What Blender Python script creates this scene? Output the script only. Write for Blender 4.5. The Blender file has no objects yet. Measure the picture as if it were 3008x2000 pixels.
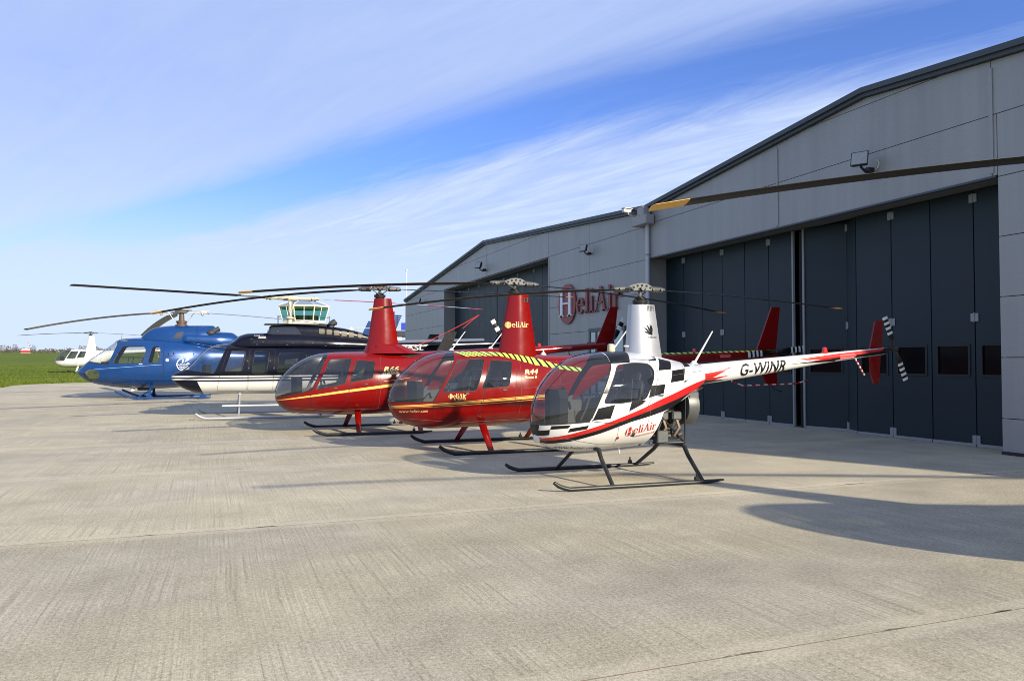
import bpy, bmesh, math, random
from mathutils import Vector, Matrix
random.seed(7)
scene = bpy.context.scene
COL = scene.collection
R = math.radians

# ---------------------------------------------------------------- camera
cam_d = bpy.data.cameras.new('camera'); cam = bpy.data.objects.new('camera', cam_d); COL.objects.link(cam)
cam_d.sensor_width = 36.0; cam_d.lens = 36.0 * 2285.0 / 3008.0
cam_d.clip_start = 0.05; cam_d.clip_end = 6000
cam.location = (0, 0, 1.6)
cam.rotation_euler = (R(90) + math.atan(65.0 / 2285.0), 0, -R(21.2))
scene.camera = cam

# ---------------------------------------------------------------- light
SUN_EL, SUN_AZ = R(24.0), math.atan2(.40, -.917)          # azimuth clockwise from +Y: behind the camera, to the right
world = bpy.data.worlds.new('World'); scene.world = world; world.use_nodes = True
wn, wl = world.node_tree.nodes, world.node_tree.links
wn.clear()
def W(t, **k):
    n = wn.new(t)
    for a, b in k.items(): setattr(n, a, b)
    return n
def wmath(op, a, b=None, clamp=False):
    n = W('ShaderNodeMath', operation=op, use_clamp=clamp)
    for i, v in enumerate((a, b)):
        if v is None: continue
        if isinstance(v, (int, float)): n.inputs[i].default_value = v
        else: wl.new(v, n.inputs[i])
    return n.outputs[0]
sky = W('ShaderNodeTexSky', sky_type='NISHITA', sun_disc=False, sun_elevation=SUN_EL, sun_rotation=SUN_AZ, air_density=1.0, dust_density=0.6, ozone_density=2.2)
tc = W('ShaderNodeTexCoord'); sep = W('ShaderNodeSeparateXYZ'); wl.new(tc.outputs['Generated'], sep.inputs[0])
zc = wmath('MAXIMUM', sep.outputs[2], 0.0)
den = wmath('ADD', zc, 0.09)
px, py = wmath('DIVIDE', sep.outputs[0], den), wmath('DIVIDE', sep.outputs[1], den)
# cirrus sheet: streak axis s runs along (-.45,.89), t across it
s_ = wmath('ADD', wmath('MULTIPLY', px, -.448), wmath('MULTIPLY', py, .894))
t_ = wmath('ADD', wmath('MULTIPLY', px, .894), wmath('MULTIPLY', py, .448))
def streak(ss, ts, sc, det, rough, dist, off):
    cmb = W('ShaderNodeCombineXYZ')
    wl.new(wmath('ADD', wmath('MULTIPLY', s_, ss), off), cmb.inputs[0]); wl.new(wmath('MULTIPLY', t_, ts), cmb.inputs[1])
    n = W('ShaderNodeTexNoise'); n.inputs['Scale'].default_value = sc; n.inputs['Detail'].default_value = det
    n.inputs['Roughness'].default_value = rough; n.inputs['Distortion'].default_value = dist
    wl.new(cmb.outputs[0], n.inputs['Vector']); return n.outputs['Fac']
big = streak(.16, .55, 1.0, 3.0, .45, .6, 3.1)
fine = streak(.50, 2.4, 1.5, 9.0, .68, 1.4, 1.7)
puff = streak(1.5, 7.0, 3.0, 5.0, .62, .4, 4.2)
def wmap(v, a, b, lo, hi):
    n = W('ShaderNodeMapRange', interpolation_type='SMOOTHSTEP'); n.inputs[1].default_value = a; n.inputs[2].default_value = b; n.inputs[3].default_value = lo; n.inputs[4].default_value = hi
    wl.new(v, n.inputs[0]); return n.outputs[0]
# two gaps of clear sky between the cirrus sheets, lying along the streaks
u_ = wmath('ADD', wmath('ADD', t_, wmath('MULTIPLY', s_, .155)), wmath('MULTIPLY', wmath('SUBTRACT', fine, .5), .34))
gap1 = wmath('MULTIPLY', wmap(wmath('ABSOLUTE', wmath('SUBTRACT', u_, 2.10)), .05, .36, 1, 0), wmap(s_, 3.3, 4.6, 1, 0))
gap2 = wmath('MULTIPLY', wmap(wmath('ABSOLUTE', wmath('SUBTRACT', u_, 1.79)), .02, .16, 1, 0), wmap(s_, 3.2, 4.0, 0, 1))
cov = wmath('ADD', .86, wmath('MULTIPLY', wmath('SUBTRACT', fine, .5), .55))
cov = wmath('ADD', cov, wmath('MULTIPLY', wmath('SUBTRACT', big, .5), .45))
cov = wmath('ADD', cov, wmath('MULTIPLY', wmath('MULTIPLY', wmath('SUBTRACT', puff, .5), wmap(u_, 2.2, 2.6, .25, .8)), .6))
cov = wmath('SUBTRACT', cov, wmath('MULTIPLY', gap1, .92)); cov = wmath('SUBTRACT', cov, wmath('MULTIPLY', gap2, .22))
cov = wmath('MAXIMUM', cov, wmap(zc, .05, .24, .95, 0.0)); cov = wmath('MINIMUM', wmath('MAXIMUM', cov, .0), 1.0)
ccol = W('ShaderNodeMix', data_type='RGBA'); bri = wmath('MULTIPLY', wmath('MULTIPLY', wmap(u_, 2.22, 2.60, 0, 1), wmap(s_, 3.5, 5.0, 1, .3)), wmap(fine, .30, .66, .35, 1.0)); wl.new(wmath('MINIMUM', wmap(zc, .06, .34, 0, 1), wmath('SUBTRACT', 1.0, bri)), ccol.inputs[0]); ccol.inputs[6].default_value = (4.2, 5.0, 6.35, 1); ccol.inputs[7].default_value = (2.9, 3.7, 5.9, 1)
tint = W('ShaderNodeMix', data_type='RGBA', blend_type='MULTIPLY'); tint.inputs[0].default_value = 1.0
wl.new(sky.outputs[0], tint.inputs[6]); tint.inputs[7].default_value = (.64, .79, 1.30, 1)
mix = W('ShaderNodeMix', data_type='RGBA'); wl.new(cov, mix.inputs[0]); wl.new(tint.outputs[2], mix.inputs[6]); wl.new(ccol.outputs[2], mix.inputs[7])
bg = W('ShaderNodeBackground'); bg.inputs[1].default_value = 0.10
wl.new(mix.outputs[2], bg.inputs[0])
wo = W('ShaderNodeOutputWorld'); wl.new(bg.outputs[0], wo.inputs[0])

sun_d = bpy.data.lights.new('sun', 'SUN'); sun = bpy.data.objects.new('sun', sun_d); COL.objects.link(sun)
sun_d.energy = 5.0; sun_d.angle = R(1.2); sun_d.color = (1.0, .89, .70)
trav = Vector((-math.sin(SUN_AZ) * math.cos(SUN_EL), -math.cos(SUN_AZ) * math.cos(SUN_EL), -math.sin(SUN_EL)))
sun.rotation_euler = trav.to_track_quat('-Z', 'Y').to_euler()
sun.location = (20, -40, 30)

vs = scene.view_settings
vs.view_transform = 'Standard'; vs.look = 'None'; vs.gamma = 1.0; vs.exposure = 0.72; vs.use_curve_mapping = False
scene.render.engine = 'CYCLES'
scene.cycles.filter_width = 0.95; scene.cycles.max_bounces = 8; scene.cycles.transparent_max_bounces = 16

# ---------------------------------------------------------------- materials
MATS = {}
def material(name, col, rough=.5, metal=0.0, coat=0.0, var=.08, vscale=6.0, bump=0.0, bscale=60.0, spec=.5, emit=None):
    if name in MATS: return MATS[name]
    m = bpy.data.materials.new(name); m.use_nodes = True; MATS[name] = m
    nt = m.node_tree; b = nt.nodes['Principled BSDF']
    b.inputs['Roughness'].default_value = rough; b.inputs['Metallic'].default_value = metal
    b.inputs['Coat Weight'].default_value = coat; b.inputs['Coat Roughness'].default_value = .06
    b.inputs['Specular IOR Level'].default_value = spec
    c = (col[0], col[1], col[2], 1)
    if var:
        tcn = nt.nodes.new('ShaderNodeTexCoord'); no = nt.nodes.new('ShaderNodeTexNoise')
        no.inputs['Scale'].default_value = vscale; no.inputs['Detail'].default_value = 6; no.inputs['Roughness'].default_value = .65
        nt.links.new(tcn.outputs['Object'], no.inputs['Vector'])
        mx = nt.nodes.new('ShaderNodeMix'); mx.data_type = 'RGBA'
        mx.inputs[6].default_value = tuple(max(0, x * (1 - var * 1.6)) for x in col) + (1,)
        mx.inputs[7].default_value = tuple(min(1, x * (1 + var * 1.2)) for x in col) + (1,)
        nt.links.new(no.outputs['Fac'], mx.inputs[0]); nt.links.new(mx.outputs[2], b.inputs['Base Color'])
        mr = nt.nodes.new('ShaderNodeMapRange'); mr.inputs[3].default_value = max(.02, rough - .07); mr.inputs[4].default_value = min(1, rough + .1)
        nt.links.new(no.outputs['Fac'], mr.inputs[0]); nt.links.new(mr.outputs[0], b.inputs['Roughness'])
        if bump:
            n2 = nt.nodes.new('ShaderNodeTexNoise'); n2.inputs['Scale'].default_value = bscale; n2.inputs['Detail'].default_value = 4
            nt.links.new(tcn.outputs['Object'], n2.inputs['Vector'])
            bp = nt.nodes.new('ShaderNodeBump'); bp.inputs['Strength'].default_value = bump; bp.inputs['Distance'].default_value = .01
            nt.links.new(n2.outputs['Fac'], bp.inputs['Height']); nt.links.new(bp.outputs[0], b.inputs['Normal'])
    else:
        b.inputs['Base Color'].default_value = c
    if emit:
        b.inputs['Emission Color'].default_value = c; b.inputs['Emission Strength'].default_value = emit
    return m
def glass(name, tint, refl=1.45, rough=.015, haze=0.0):
    m = bpy.data.materials.new(name); m.use_nodes = True; MATS[name] = m
    nt = m.node_tree; nt.nodes.clear()
    out = nt.nodes.new('ShaderNodeOutputMaterial'); tr = nt.nodes.new('ShaderNodeBsdfTransparent'); gl = nt.nodes.new('ShaderNodeBsdfGlossy')
    tr.inputs[0].default_value = tuple(tint) + (1,); gl.inputs['Roughness'].default_value = rough; gl.inputs[0].default_value = (1, 1, 1, 1)
    fr = nt.nodes.new('ShaderNodeLayerWeight'); fr.inputs[0].default_value = .5; pw = nt.nodes.new('ShaderNodeMath'); pw.operation = 'POWER'; pw.inputs[1].default_value = 5.0
    nt.links.new(fr.outputs['Facing'], pw.inputs[0]); f0 = ((refl - 1) / (refl + 1)) ** 2 * 1.6     # Schlick, both faces of the pane
    mp = nt.nodes.new('ShaderNodeMath'); mp.operation = 'MULTIPLY_ADD'; mp.inputs[1].default_value = 1.0 - f0; mp.inputs[2].default_value = f0; mp.use_clamp = True
    nt.links.new(pw.outputs[0], mp.inputs[0])
    mx = nt.nodes.new('ShaderNodeMixShader'); nt.links.new(mp.outputs[0], mx.inputs[0]); nt.links.new(tr.outputs[0], mx.inputs[1]); nt.links.new(gl.outputs[0], mx.inputs[2])
    if haze:                                            # bluish diffuse veil painting sky reflection and haze onto the scratched acrylic
        df = nt.nodes.new('ShaderNodeBsdfDiffuse'); df.inputs[0].default_value = (.55, .60, .66, 1); m3 = nt.nodes.new('ShaderNodeMixShader'); m3.inputs[0].default_value = haze
        nt.links.new(mx.outputs[0], m3.inputs[1]); nt.links.new(df.outputs[0], m3.inputs[2]); nt.links.new(m3.outputs[0], out.inputs[0]); return m
    nt.links.new(mx.outputs[0], out.inputs[0]); return m
M = material
GL_HELI = glass('tinted_canopy_glass', (.68, .70, .72), haze=.02)
GL_DARK = glass('cabin_shade_glass', (.30, .31, .32))  # tint darkened to stand in for the dim cabin behind the panes
GL_CLEAR = glass('clear_glass', (.80, .82, .82))
GL_TOWER = glass('green_tower_glass', (.38, .66, .62))
GL_DOOR = glass('door_glass', (.10, .11, .12), 1.25, .06)
# ---------------------------------------------------------------- mesh helpers
class MB:
    """collects shapes, builds ONE mesh object"""
    def __init__(s): s.v, s.f, s.m = [], [], []
    def add(s, vs, fs, mi=0):
        o = len(s.v); s.v += [tuple(p) for p in vs]; s.f += [tuple(i + o for i in f) for f in fs]; s.m += [mi] * len(fs); return s
    def box(s, c, d, mi=0, rot=None, bev=0.0):
        x, y, z = d[0] / 2, d[1] / 2, d[2] / 2
        if bev:
            b = min(bev, x * .9, y * .9, z * .9); vs = []; fs = []
            for sx in (-1, 1):
                for sy in (-1, 1):
                    for sz in (-1, 1):
                        vs += [(sx * (x - b), sy * (y - b), sz * z), (sx * (x - b), sy * y, sz * (z - b)), (sx * x, sy * (y - b), sz * (z - b))]
            bm = bmesh.new(); bv = [bm.verts.new(p) for p in vs]
            bmesh.ops.convex_hull(bm, input=bv); bmesh.ops.dissolve_limit(bm, angle_limit=.02, verts=bm.verts, edges=bm.edges)
            bm.verts.ensure_lookup_table()
            for i, q in enumerate(bm.verts): q.index = i
            vs = [tuple(q.co) for q in bm.verts]; fs = [[q.index for q in f.verts] for f in bm.faces]; bm.free()
        else:
            vs = [(a * x, b * y, cc * z) for a in (-1, 1) for b in (-1, 1) for cc in (-1, 1)]
            fs = [(0, 1, 3, 2), (4, 6, 7, 5), (0, 4, 5, 1), (2, 3, 7, 6), (0, 2, 6, 4), (1, 5, 7, 3)]
        if rot is not None: vs = [tuple(rot @ Vector(p)) for p in vs]
        return s.add([(p[0] + c[0], p[1] + c[1], p[2] + c[2]) for p in vs], fs, mi)
    def span(s, a, b, mi=0, bev=0.0):
        return s.box([(a[i] + b[i]) / 2 for i in range(3)], [abs(b[i] - a[i]) for i in range(3)], mi, None, bev)
    def tube(s, pts, r, n=10, mi=0, caps=True, flat=1.0):
        P = [Vector(p) for p in pts]; rs = r if isinstance(r, (list, tuple)) else [r] * len(P)
        vs, fs = [], []; up = None
        for i, p in enumerate(P):
            t = (P[min(i + 1, len(P) - 1)] - P[max(i - 1, 0)]).normalized()
            if up is None: up = Vector((0, 0, 1)) if abs(t.z) < .9 else Vector((1, 0, 0))
            a = t.cross(up).normalized(); b = a.cross(t).normalized(); up = b
            for k in range(n):
                q = 2 * math.pi * k / n
                vs.append(p + a * math.cos(q) * rs[i] + b * math.sin(q) * rs[i] * flat)
        for i in range(len(P) - 1):
            for k in range(n):
                fs.append((i * n + k, i * n + (k + 1) % n, (i + 1) * n + (k + 1) % n, (i + 1) * n + k))
        if caps: fs += [tuple(reversed(range(n))), tuple(range((len(P) - 1) * n, len(P) * n))]
        return s.add(vs, fs, mi)
    def rings(s, rings, mi=0, caps=True, closed=True):
        n = len(rings[0]); vs = [p for r in rings for p in r]; fs = []
        for i in range(len(rings) - 1):
            for k in range(n if closed else n - 1):
                fs.append((i * n + k, i * n + (k + 1) % n, (i + 1) * n + (k + 1) % n, (i + 1) * n + k))
        if caps: fs += [tuple(reversed(range(n))), tuple(range((len(rings) - 1) * n, len(rings) * n))]
        return s.add(vs, fs, mi)
    def lathe(s, prof, o, ax=(0, 0, 1), n=20, mi=0):
        ax = Vector(ax).normalized(); a = ax.orthogonal().normalized(); b = ax.cross(a); o = Vector(o)
        return s.rings([[o + ax * h + (a * math.cos(2 * math.pi * k / n) + b * math.sin(2 * math.pi * k / n)) * max(r, 1e-4) for k in range(n)] for r, h in prof], mi)
    def prism(s, poly, o, u, v, t, mi=0):
        """polygon (list of 2d) in the plane o + a*u + b*v, extruded along u x v by t (centred)"""
        o, u, v = Vector(o), Vector(u), Vector(v); w = u.cross(v).normalized() * t / 2
        n = len(poly); A = [o + u * a + v * b for a, b in poly]
        vs = [p - w for p in A] + [p + w for p in A]
        fs = [tuple(reversed(range(n))), tuple(range(n, 2 * n))] + [(i, (i + 1) % n, n + (i + 1) % n, n + i) for i in range(n)]
        return s.add(vs, fs, mi)
    def ball(s, c, r, n=10, mi=0, sc=(1, 1, 1)):
        rg = []
        for i in range(n // 2 + 1):
            a = -math.pi / 2 + math.pi * i / (n // 2); rr = max(math.cos(a), 1e-3) * r
            rg.append([(c[0] + rr * math.cos(2 * math.pi * k / n) * sc[0], c[1] + rr * math.sin(2 * math.pi * k / n) * sc[1], c[2] + r * math.sin(a) * sc[2]) for k in range(n)])
        return s.rings(rg, mi)
    def mesh(s, name, mats, ang=35):
        me = bpy.data.meshes.new(name); me.from_pydata(s.v, [], s.f)
        for m in (mats if isinstance(mats, (list, tuple)) else [mats]): me.materials.append(m)
        me.polygons.foreach_set('material_index', s.m)
        bm = bmesh.new(); bm.from_mesh(me); bmesh.ops.recalc_face_normals(bm, faces=bm.faces); bm.to_mesh(me); bm.free()
        if ang: me.shade_smooth(); me.set_sharp_from_angle(angle=R(ang))
        me.update(); return me
    def build(s, name, mats, parent=None, ang=35, **k):
        return link(name, s.mesh(name, mats, ang), parent, **k)
def link(name, me, parent=None, **k):
    o = bpy.data.objects.new(name, me); COL.objects.link(o)
    if parent: o.parent = parent
    tag(o, **k); return o
def tag(o, label=None, cat=None, group=None, kind=None):
    if label: o['label'] = label
    if cat: o['category'] = cat
    if group: o['group'] = group
    if kind: o['kind'] = kind
    return o
def thing(name, loc=(0, 0, 0), rz=0.0, **k):
    o = bpy.data.objects.new(name, None); COL.objects.link(o); o.location = loc; o.rotation_euler = (0, 0, rz); o.empty_display_size = .3
    return tag(o, **k)

# ---------------------------------------------------------------- lettering
def arc(cx, cy, rx, ry, a0, a1, tin, tout=None, n=10):
    """thick arc as convex quads; thickness varies: thick where the stroke runs vertically"""
    out = []
    for i in range(n):
        q = []
        for k in (i, i + 1):
            a = R(a0 + (a1 - a0) * k / n); th = tin * (.45 + .55 * abs(math.cos(a)))
            q.append(((cx + rx * math.cos(a), cy + ry * math.sin(a)), (cx + (rx - th) * math.cos(a), cy + (ry - th) * math.sin(a))))
        out.append([q[0][0], q[1][0], q[1][1], q[0][1]])
    return out
def rect(x0, y0, x1, y1): return [(x0, y0), (x1, y0), (x1, y1), (x0, y1)]
def serif_glyph(c):
    """polygons of a roman serif letter, cap height .70, x-height .47 ; returns polys, advance"""
    sw, sh = .105, .035
    stem = lambda x, h, top=True, w=sw, e=.055: [rect(x, 0, x + w, h), rect(x - e, 0, x + w + e, sh)] + ([rect(x - e, h - sh, x + w + e, h)] if top else [[(x - e, h - .05), (x, h - .02), (x, h - .07)]])
    if c == 'H': return stem(.07, .70) + stem(.47, .70) + [rect(.17, .33, .48, .375)], .66
    if c == 'l': return stem(.06, .72, False), .23
    if c == 'i': return stem(.06, .47, False) + [[(.1125 + .065 * math.cos(R(a)), .635 + .065 * math.sin(R(a))) for a in range(0, 360, 30)]], .23
    if c == 'e': return arc(.235, .235, .215, .245, 18, 322, .10, n=16) + [rect(.09, .235, .435, .275), [(.435, .235), (.45, .235), (.445, .275), (.40, .335), (.36, .36)]], .47
    if c == 'A':
        return [[(.06, 0), (.105, 0), (.335, .70), (.30, .70)], [(.45, 0), (.575, 0), (.375, .70), (.30, .70)], rect(.16, .225, .48, .262), rect(0, 0, .17, sh), rect(.38, 0, .65, sh)], .63
    if c == 'r': return stem(.06, .47, False) + arc(.28, .31, .155, .155, 30, 150, .085, n=7) + [[(.355 + .055 * math.cos(R(a)), .40 + .055 * math.sin(R(a))) for a in range(0, 360, 36)]], .42
    return [], .25
def serif_text(t):
    out, x = [], 0.0
    for c in t:
        ps, ad = serif_glyph(c)
        out += [[(p[0] + x, p[1]) for p in q] for q in ps]; x += ad + .02
    return out, x
def font_polys(t, shear=0.0, bold=0.0, spacing=1.0):
    """outline text as triangles, unit height about .7"""
    cu = bpy.data.curves.new('txt', 'FONT'); cu.body = t; cu.size = 1.0; cu.shear = shear; cu.offset = bold; cu.space_character = spacing; cu.resolution_u = 3; cu.fill_mode = 'FRONT'
    ob = bpy.data.objects.new('txt', cu); COL.objects.link(ob)
    dg = bpy.context.evaluated_depsgraph_get(); me = bpy.data.meshes.new_from_object(ob.evaluated_get(dg))
    polys = [[(me.vertices[i].co.x, me.vertices[i].co.y) for i in p.vertices] for p in me.polygons]
    bpy.data.objects.remove(ob); bpy.data.curves.remove(cu); bpy.data.meshes.remove(me)
    w = max([p[0] for q in polys for p in q] + [.01])
    return polys, w
def _pchip(xs, ys, x):
    n = len(xs); x = min(max(x, xs[0]), xs[-1])
    i = 0
    while i < n - 2 and x > xs[i + 1]: i += 1
    def d(k):
        if k == 0: return (ys[1] - ys[0]) / (xs[1] - xs[0])
        if k == n - 1: return (ys[-1] - ys[-2]) / (xs[-1] - xs[-2])
        a = (ys[k] - ys[k-1]) / (xs[k] - xs[k-1]); b = (ys[k+1] - ys[k]) / (xs[k+1] - xs[k])
        if a * b <= 0: return 0.0
        return 2 * a * b / (a + b)
    h = xs[i+1] - xs[i]; t = (x - xs[i]) / h
    return ((1+2*t)*(1-t)**2*ys[i] + t*(1-t)**2*h*d(i) + t*t*(3-2*t)*ys[i+1] + t*t*(t-1)*h*d(i+1))

class Loft:
    """fuselage skin: top line, bottom line and half width along x, superellipse sections"""
    def __init__(s, top, bot, wid, nose_z, mid=0.42, nt=2.3, nb=2.3, n_round=True):
        s.x1 = max(p[0] for p in top); s.x0 = max(min(p[0] for p in top), min(p[0] for p in bot))
        f = lambda l: list(zip(*sorted(l)))
        s.t, s.b, s.w = f(top), f(bot), f(wid)
        s.nz, s.mid, s.nt, s.nb = nose_z, mid, nt, nb
        s.cache = {}
    def sec(s, x):
        k = round(x, 5)
        if k in s.cache: return s.cache[k]
        zt, zb, w = _pchip(s.t[0], s.t[1], x), _pchip(s.b[0], s.b[1], x), _pchip(s.w[0], s.w[1], x)
        m = s.mid(x) if callable(s.mid) else s.mid
        zm = zb + (zt - zb) * m
        r = (zb, zm, zt, w)
        if len(s.cache) < 200000: s.cache[k] = r
        return r
    def f(s, x, y, z):
        zb, zm, zt, w = s.sec(x)
        dz = z - zm
        h, n = (zt - zm, s.nt) if dz > 0 else (zm - zb, s.nb)
        return (abs(y) / max(w, 1e-4)) ** n + (abs(dz) / max(h, 1e-4)) ** n - 1
    def half(s, x, z):
        zb, zm, zt, w = s.sec(x)
        dz = z - zm
        h, n = (zt - zm, s.nt) if dz > 0 else (zm - zb, s.nb)
        q = 1 - (abs(dz) / max(h, 1e-4)) ** n
        return w * q ** (1.0 / n) if q > 0 else 0.0
    def pt(s, x, a):
        zb, zm, zt, w = s.sec(x)
        c, q = math.cos(a), math.sin(a)
        n, h = (s.nt, zt - zm) if q >= 0 else (s.nb, zm - zb)
        return (x, w * math.copysign(abs(c) ** (2 / n), c), zm + h * math.copysign(abs(q) ** (2 / n), q))
    def normal(s, p):
        x, y, z = p; e = 0.004
        gx = (s.f(x + e, y, z) - s.f(x - e, y, z)) if x + e < s.x1 else (s.f(x, y, z) - s.f(x - 2*e, y, z))
        gy = s.f(x, y + e, z) - s.f(x, y - e, z)
        gz = s.f(x, y, z + e) - s.f(x, y, z - e)
        l = math.sqrt(gx*gx + gy*gy + gz*gz) or 1
        return (gx / l, gy / l, gz / l)

LOFT = {}
LOFT['r22'] = Loft(
    [(1.655, .80), (1.652, .90), (1.635, 1.00), (1.60, 1.12), (1.52, 1.29), (1.41, 1.43), (1.24, 1.58), (1.04, 1.68), (.77, 1.735), (.40, 1.76), (0, 1.73), (-.29, 1.68), (-.46, 1.645), (-.72, 1.595), (-.97, 1.57)],
    [(1.655, .79), (1.65, .72), (1.59, .58), (1.46, .47), (1.29, .42), (1.14, .39), (.91, .385), (.69, .40), (.2, .43), (-.05, .45), (-.3, .62), (-.6, .97), (-.97, 1.275)],
    [(1.655, .015), (1.645, .08), (1.60, .19), (1.5, .30), (1.3, .43), (1.0, .525), (.7, .56), (.3, .565), (0, .53), (-.3, .43), (-.6, .29), (-.97, .155)], .8)
LOFT['r44'] = Loft(
    [(2.455, .90), (2.45, .96), (2.41, 1.10), (2.30, 1.30), (2.11, 1.49), (1.92, 1.64), (1.67, 1.755), (1.45, 1.80), (1.19, 1.815), (.73, 1.82), (.34, 1.81), (-.41, 1.76), (-1.2, 1.74), (-2.3, 1.77)],
    [(2.455, .89), (2.44, .81), (2.32, .60), (2.13, .49), (1.89, .42), (1.64, .39), (.89, .40), (.37, .42), (-.29, .45), (-.8, .60), (-1.5, 1.05), (-2.0, 1.36), (-2.3, 1.47)],
    [(2.455, .015), (2.44, .09), (2.36, .22), (2.2, .36), (2.0, .48), (1.7, .58), (1.3, .64), (.5, .645), (0, .62), (-.5, .53), (-1.2, .36), (-2.3, .155)], .9)
LOFT['r66'] = Loft(
    [(2.355, .85), (2.35, .92), (2.33, 1.03), (2.22, 1.25), (2.02, 1.48), (1.80, 1.64), (1.55, 1.75), (1.33, 1.80), (.97, 1.83), (.45, 1.835), (-.4, 1.83), (-1.2, 1.86), (-2.4, 1.92)],
    [(2.355, .84), (2.34, .75), (2.22, .59), (2.02, .48), (1.73, .43), (1.35, .41), (.72, .39), (0, .40), (-.5, .42), (-1.2, .70), (-1.8, 1.2), (-2.4, 1.62)],
    [(2.355, .015), (2.34, .09), (2.27, .22), (2.1, .40), (1.85, .54), (1.5, .67), (1.1, .73), (.3, .735), (-.3, .68), (-.8, .55), (-1.5, .34), (-2.4, .155)], .85)
LOFT['b206'] = Loft(
    [(3.105, 1.08), (3.08, 1.14), (2.99, 1.22), (2.80, 1.30), (2.63, 1.41), (2.34, 1.75), (2.14, 1.91), (1.85, 2.01), (1.60, 2.03), (0, 2.02), (-1, 2.02), (-2.1, 2.01), (-3.1, 2.08)],
    [(3.105, 1.07), (3.02, .97), (2.81, .81), (2.49, .69), (2.25, .655), (1.33, .64), (.42, .63), (-.8, .66), (-1.6, .95), (-2.4, 1.5), (-3.1, 1.76)],
    [(3.105, .02), (3.08, .10), (2.98, .22), (2.8, .34), (2.5, .47), (2.2, .56), (1.8, .63), (1.4, .655), (-.5, .655), (-1.2, .58), (-2, .38), (-3.1, .19)], 1.08, mid=.42, nt=2.8, nb=2.8)
LOFT['as355'] = Loft(
    [(3.415, .98), (3.40, 1.02), (3.32, 1.11), (3.06, 1.37), (2.68, 1.66), (2.26, 1.99), (2.13, 2.12), (1.76, 2.20), (1.36, 2.22), (.5, 2.22), (-.5, 2.15), (-1.2, 2.0), (-2, 1.85), (-3.0, 1.72)],
    [(3.415, .97), (3.39, .90), (3.30, .79), (3.07, .64), (2.65, .51), (1.99, .41), (1.33, .37), (.65, .36), (-.04, .41), (-.8, .60), (-1.6, .95), (-3.0, 1.30)],
    [(3.415, .02), (3.40, .10), (3.32, .25), (3.1, .44), (2.6, .68), (2.2, .81), (1.8, .89), (1.2, .925), (.5, .925), (-.2, .85), (-1, .60), (-2, .36), (-3.0, .21)], .98, mid=.40, nt=2.6, nb=2.6)
# ---------------------------------------------------------------- lofted skins that can be cut
def ccw(p):
    a = sum(p[i][0] * p[(i + 1) % len(p)][1] - p[(i + 1) % len(p)][0] * p[i][1] for i in range(len(p)))
    return list(p) if a > 0 else list(reversed(p))
def skin(L, nx=80, nv=56, x0=None, x1=None):
    bm = bmesh.new(); x0 = L.x0 if x0 is None else x0; x1 = L.x1 if x1 is None else x1
    rows = []
    for i in range(nx + 1):
        u = i / nx; x = x1 - (x1 - x0) * (u ** 1.7 * .75 + u * .25)
        rows.append([bm.verts.new(L.pt(x, 2 * math.pi * k / nv + math.pi / 2)) for k in range(nv)])
    for i in range(nx):
        for k in range(nv):
            bm.faces.new((rows[i][k], rows[i + 1][k], rows[i + 1][(k + 1) % nv], rows[i][(k + 1) % nv]))
    bm.faces.new(rows[0]); bm.faces.new(list(reversed(rows[-1])))
    return bm
def knife(bm, poly, side):
    poly = ccw(poly); X0, X1 = min(p[0] for p in poly), max(p[0] for p in poly); Z0, Z1 = min(p[1] for p in poly), max(p[1] for p in poly)
    cand = []
    for f in bm.faces:
        if side and f.calc_center_median().y * side < 1e-5: continue
        xs = [v.co.x for v in f.verts]; zs = [v.co.z for v in f.verts]
        if max(xs) < X0 or min(xs) > X1 or max(zs) < Z0 or min(zs) > Z1: continue
        cand.append(f)
    n = len(poly)
    for i in range(n):
        a, b = poly[i], poly[(i + 1) % n]; dx, dz = b[0] - a[0], b[1] - a[1]
        if not cand or dx * dx + dz * dz < 1e-9: continue
        es = {e for f in cand for e in f.edges}; vs = {v for f in cand for v in f.verts}
        r = bmesh.ops.bisect_plane(bm, geom=cand + list(es) + list(vs), dist=1e-6, plane_co=(a[0], 0, a[1]), plane_no=(dz, 0, -dx))
        cand = [f for f in r['geom'] if isinstance(f, bmesh.types.BMFace) and f.is_valid]
        cand = [f for f in cand if (lambda c: dx * (c.z - a[1]) - dz * (c.x - a[0]) > 0)(f.calc_center_median())]
    return cand
def poly_grid(bm_faces, L, mats, name, parent, off=0.0):
    vs, idx, fs, mi = [], {}, [], []
    for f in bm_faces:
        q = []
        for v in f.verts:
            if v.index not in idx: idx[v.index] = len(vs); vs.append(v.co.copy())
            q.append(idx[v.index])
        fs.append(q); mi.append(f.material_index)
    nr = [Vector(L.normal(p)) for p in vs]
    me = bpy.data.meshes.new(name); me.from_pydata([tuple(p + n * off) for p, n in zip(vs, nr)], [], fs)
    for m in mats: me.materials.append(m)
    me.polygons.foreach_set('material_index', mi); me.shade_smooth()
    me.normals_split_custom_set_from_vertices([tuple(n) for n in nr]); me.update()
    return link(name, me, parent)
def on_skin(L, x, z, side, off=0.0):
    p = Vector((x, L.half(x, z) * side, z)); return p + Vector(L.normal(p)) * off
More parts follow.
